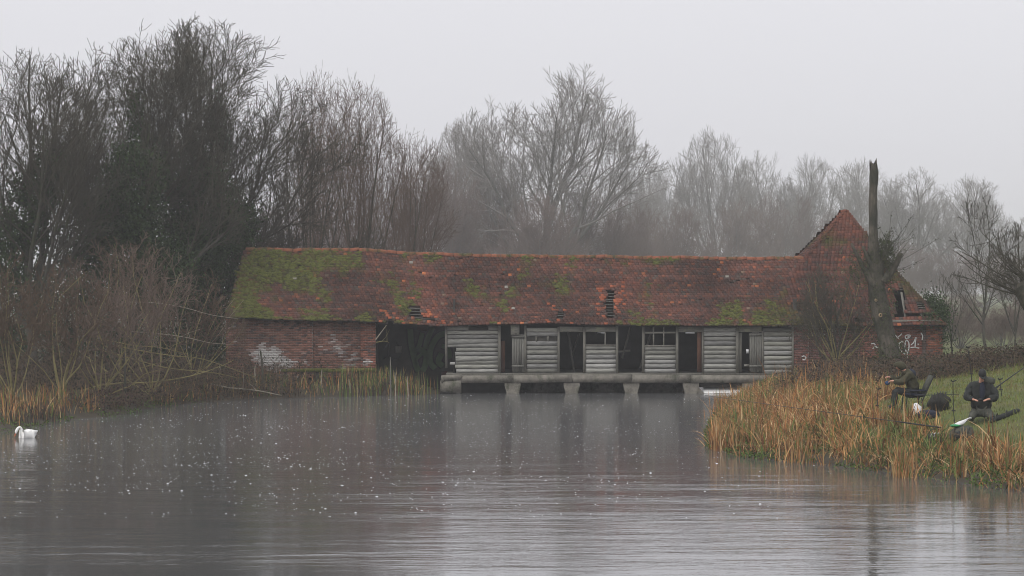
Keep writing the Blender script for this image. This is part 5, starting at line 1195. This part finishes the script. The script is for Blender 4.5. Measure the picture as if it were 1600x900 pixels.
bag('carrier_bag', 1434, 80.2, .16, .34, 'plastic', 'translucent white carrier bag slumped beside the fishing chair', 31)
# dark keepnet dome and the blue bundle below it
def dome():
    Y = 80.2; x = X_(1472, Y); g = gz1(x, Y); e = empty('keepnet', (x, Y, g)); tag(e, 'dark rounded keepnet lying between the two anglers', 'net')
    for k in range(6):
        q = k / 5; a = np.linspace(0, 2 * math.pi, 25); c_ = np.array([x - .3 + q * .42, Y - .1 + q * .2, g + .22 + .05 * q]); R_ = .24 + .04 * math.sin(q * 3)
        V, F = tubes([(np.stack([c_[0] + .12 * R_ * np.cos(a), c_[1] + R_ * np.cos(a), c_[2] + R_ * np.sin(a)], 1), np.full(25, .012))], 5); mk('hoop', V, F, MT['black'], e)
    V, F = ellipsoid((x - .08, Y, g + .20), (.33, .28, .25), 16, 10, None, .10, 6); mk('netting', V, F, MT['net'], e)
dome()
crumpled('blanket', (X_(1450, 79.4), 79.4, gz1(X_(1450, 79.4), 79.4) + .10), (.36, .25, .15), 'navy', 'dark blue folded blanket between the white bag and the keepnet', 'blanket', 42)
# black bait bag with white stripes
def bait_bag():
    Y = 74.6; x = X_(1462, Y); g = gz1(x, Y); e = empty('bait_bag', (x, Y, g)); tag(e, 'black soft bait bag with white stripes across its top', 'bag')
    a = np.linspace(0, 2 * math.pi, 14, endpoint=False); rings = [np.stack([x + w * .25 * np.sign(np.cos(a)) * np.abs(np.cos(a)) ** .6, Y + w * .17 * np.sign(np.sin(a)) * np.abs(np.sin(a)) ** .6, np.full(14, g + z)], 1) for z, w in ((0, .95), (.06, 1.05), (.26, 1.03), (.33, .9), (.36, .6))]
    V, F = loft(rings); mk('body', V, F, MT['black'], e, smooth=False)
    for k in range(3):
        p = np.array([(x - .16 + k * .085, Y - .19, g + .28), (x - .12 + k * .085, Y - .08, g + .372), (x - .07 + k * .085, Y + .05, g + .378)]); V, F = tubes([(p, np.full(3, .012))], 4); mk('stripe', V, F, MT['gwhite'], e)
    p = spline([(x - .2, Y, g + .33), (x - .1, Y, g + .47), (x + .1, Y, g + .47), (x + .2, Y, g + .33)], 4); V, F = tubes([(p, np.full(len(p), .014))], 5); mk('handle', V, F, MT['black'], e)
bait_bag()
# grey-green rucksack with a white and green carrier bag on top
def rucksack():
    Y = 74.8; x = X_(1502, Y); g = gz1(x, Y); e = empty('rucksack', (x, Y, g)); tag(e, 'grey-green rucksack lying in the grass before the kneeling angler', 'bag')
    a = np.linspace(0, 2 * math.pi, 16, endpoint=False); rings = [np.stack([x + dx + w * .30 * np.sign(np.cos(a)) * np.abs(np.cos(a)) ** .7, Y + w * .2 * np.sin(a), np.full(16, g + z)], 1) for z, w, dx in ((0, .95, 0), (.08, 1.1, 0), (.24, 1.05, .02), (.34, .8, .05), (.40, .45, .08))]
    V, F = loft(rings); V += np.random.default_rng(3).normal(0, .012, V.shape); mk('body', V, F, MT['greycloth'], e, smooth=True)
    V, F = ellipsoid((x - .08, Y - .2, g + .15), (.14, .07, .12), 12, 8, None, .05, 5); mk('pocket', V, F, MT['charcoal'], e, smooth=True)
    for q in (-.22, .16):
        p = spline([(x + q, Y - .18, g + .05), (x + q - .03, Y - .24, g + .2), (x + q + .04, Y - .12, g + .36)], 5); V, F = tubes([(p, np.full(len(p), .015))], 4); mk('strap', V, F, MT['black'], e)
    r = np.random.default_rng(6); n = 14; rings = []
    for t, w, dz in ((0, .30, 0), (.3, 1.0, .03), (.6, .8, .10), (.85, .42, .18), (1, .2, .22)):
        b = np.linspace(0, 2 * math.pi, n, endpoint=False); rings.append(np.stack([x - .24 + t * .5 + r.normal(0, .008, n), Y - .02 + w * .11 * np.cos(b) * (1 + r.normal(0, .1, n)), g + .40 + dz + w * .075 * np.sin(b)], 1))
    V, F = loft(rings); V += r.normal(0, .008, V.shape); o = mk('carrier_bag', V, F, MT['plastic']); tag(o, 'white and green carrier bag crumpled on top of the rucksack', 'bag')
    V, F = ellipsoid((x - .16, Y - .07, g + .41), (.15, .08, .04), 12, 8, None, .08, 7); mk('printed_panel', V, F, MT['green'], o, smooth=False)
rucksack()
# bank sticks and rod rests
def stick(px, py0, py1, Y, label, bend=0, head=True, foot=None):
    t = P(px, py0, Y); x = X_(px + (foot or 0), Y); g = gz1(x, Y); b = np.array([x, Y, g - .12]); e = empty('bank_stick', tuple(b)); tag(e, label, 'rod rest')
    p = spline([tuple(b), tuple((t + b) / 2 + np.array([bend * S(Y), 0, 0])), tuple(t)], 6); V, F = tubes([(p, np.full(len(p), .012))], 6); mk('pole', V, F, MT['black'], e)
    if head:
        V, F = tubes([(np.array([t + (-.05, 0, .03), t + (-.03, 0, -.01), t + (0, 0, -.02), t + (.05, 0, .0), t + (.09, 0, .01)]), np.array([.016, .018, .02, .018, .016]))], 6); mk('rest_head', V, F, MT['black'], e)
        m_ = p[len(p) // 2]; V, F = tubes([(np.array([m_ + (-.05, 0, 0), m_ + (.05, 0, .0)]), np.array([.02, .02]))], 6); mk('clamp', V, F, MT['black'], e)
stick(1489, 595, 650, 75.6, 'bent black bank stick with a rest head beside the rucksack', -2, True, 6)
stick(1512, 542, 580, 83.5, 'tall black bank stick rising behind the kneeling angler cap', 1.5, True, 8)
stick(1562, 592, 612, 82.0, 'short black rod rest on the grass behind the kneeling angler', 0, True, 4)
stick(1372, 607, 625, 81.0, 'short broad rest standing in the reeds before the hooded angler', 0, True, -2)
def pole_rod(L, r0, r1, label, n=10, mat='carbon'):
    p = spline([tuple(q) for q in L], n); e = empty('fishing_rod', tuple(p[0])); tag(e, label, 'fishing rod'); rr = np.linspace(r0, r1, len(p)); V, F = tubes([(p, rr)], 6); mk('blank', V, F, MT[mat], e, smooth=True)
    m_ = len(p) // 5; V, F = tubes([(p[:m_ + 1], rr[:m_ + 1] + .008)], 8); mk('handle', V, F, MT['black'], e)
    for k in range(2, 6):
        q = p[min(len(p) - 1, int(len(p) * k / 6))]; a = np.linspace(0, 2 * math.pi, 9); V, F = tubes([(np.stack([q[0] + 0 * a, q[1] + .02 * np.cos(a), q[2] - .02 + .02 * np.sin(a)], 1), np.full(9, .003))], 4); mk('rod_ring', V, F, MT['black'], e)
pole_rod([at(1470, 668, 74.3), at(1360, 653, 77), at(1240, 637, 80.5), at(1102, 618, 85)], .012, .005, 'very long fishing pole reaching from the tackle out over the reeds to the left')
pole_rod([at(1548, 612, 78.6), at(1575, 592, 79.0), at(1612, 566, 79.6)], .022, .012, 'dark fishing rod sloping up past the kneeling angler to the right edge')
pole_rod([at(1430, 618, 80.6), at(1462, 617, 80.5), at(1498, 616, 80.3)], .012, .008, 'thin dark rod lying level behind the keepnet')
# long rod holdall in the grass
def holdall():
    a, b = P(1545, 645, 76.8), P(1592, 636, 77.6); e_p = spline([tuple(a + np.array([0, 0, .0])), tuple((a + b) / 2 + np.array([0, 0, .03])), tuple(b)], 6); g = ground_z(e_p[:, 0], e_p[:, 1]); e_p[:, 2] = g + .06
    e = empty('rod_holdall', tuple(e_p[0])); tag(e, 'long dark rod holdall lying in the grass right of the kneeling angler', 'bag'); V, F = tubes([(e_p, np.array([.04] + [.07, .08] * ((len(e_p) - 2) // 2) + [.07] * ((len(e_p) - 2) % 2) + [.04]))], 9); n = len(e_p)
    mk('body', V, F.tolist() + [[i for i in range(9)][::-1], [(n - 1) * 9 + i for i in range(9)]], MT['charcoal'], e, smooth=True)
    for k in (3, 7): V, F = tubes([(np.array([e_p[k] + np.array([.13 * math.cos(t) * .3, .13 * math.cos(t), .14 * math.sin(t)]) for t in np.linspace(0, 6.283, 13)]), np.full(13, .014))], 4); mk('strap', V, F, MT['greycloth'], e)
holdall()
# white water tumbling out of the last arch
def weir():
    r = np.random.default_rng(9); xs = np.linspace(X_(1099, 127), X_(1160, 127), 40); ts = np.linspace(0, 1, 10); X, T = np.meshgrid(xs, ts)
    Z = .015 + .27 * T ** .8 + .02 * fbm(X, T, 3, 1.2, 3) ; Yv = 126.72 + .5 * T + .03 * fbm(X, T, 4, 1.5, 3); ids = (np.arange(9)[:, None] * 40 + np.arange(39)[None]).ravel()
    tag(mk('weir_foam', np.stack([X, Yv, Z], -1).reshape(-1, 3), np.stack([ids, ids + 1, ids + 41, ids + 40], 1), MT['swan'], smooth=True), 'white tumbling water in the last arch under the barn', 'foam', kind='stuff')
weir()

def add_haze():
    me = bpy.data.meshes.new('haze'); me.from_pydata([tuple(v) for v in boxv(gx[0] - 5, gx[-1] + 5, gy[0] - 5, gy[-1] + 5, -2.2, 36.5)], [], BOXF.tolist())
    m = bpy.data.materials.new('haze_air'); m.use_nodes = True; t = m.node_tree; t.nodes.clear()
    o = t.nodes.new('ShaderNodeOutputMaterial'); v = t.nodes.new('ShaderNodeVolumePrincipled')
    v.inputs['Color'].default_value = (.97, .975, .985, 1); v.inputs['Density'].default_value = HAZE_DENSITY; v.inputs['Anisotropy'].default_value = .2
    t.links.new(v.outputs['Volume'], o.inputs['Volume']); me.materials.append(m)
    ob = bpy.data.objects.new('haze', me); COL.objects.link(ob); tag(ob, 'thin pale winter mist filling the air', 'haze', kind='stuff')
add_haze()
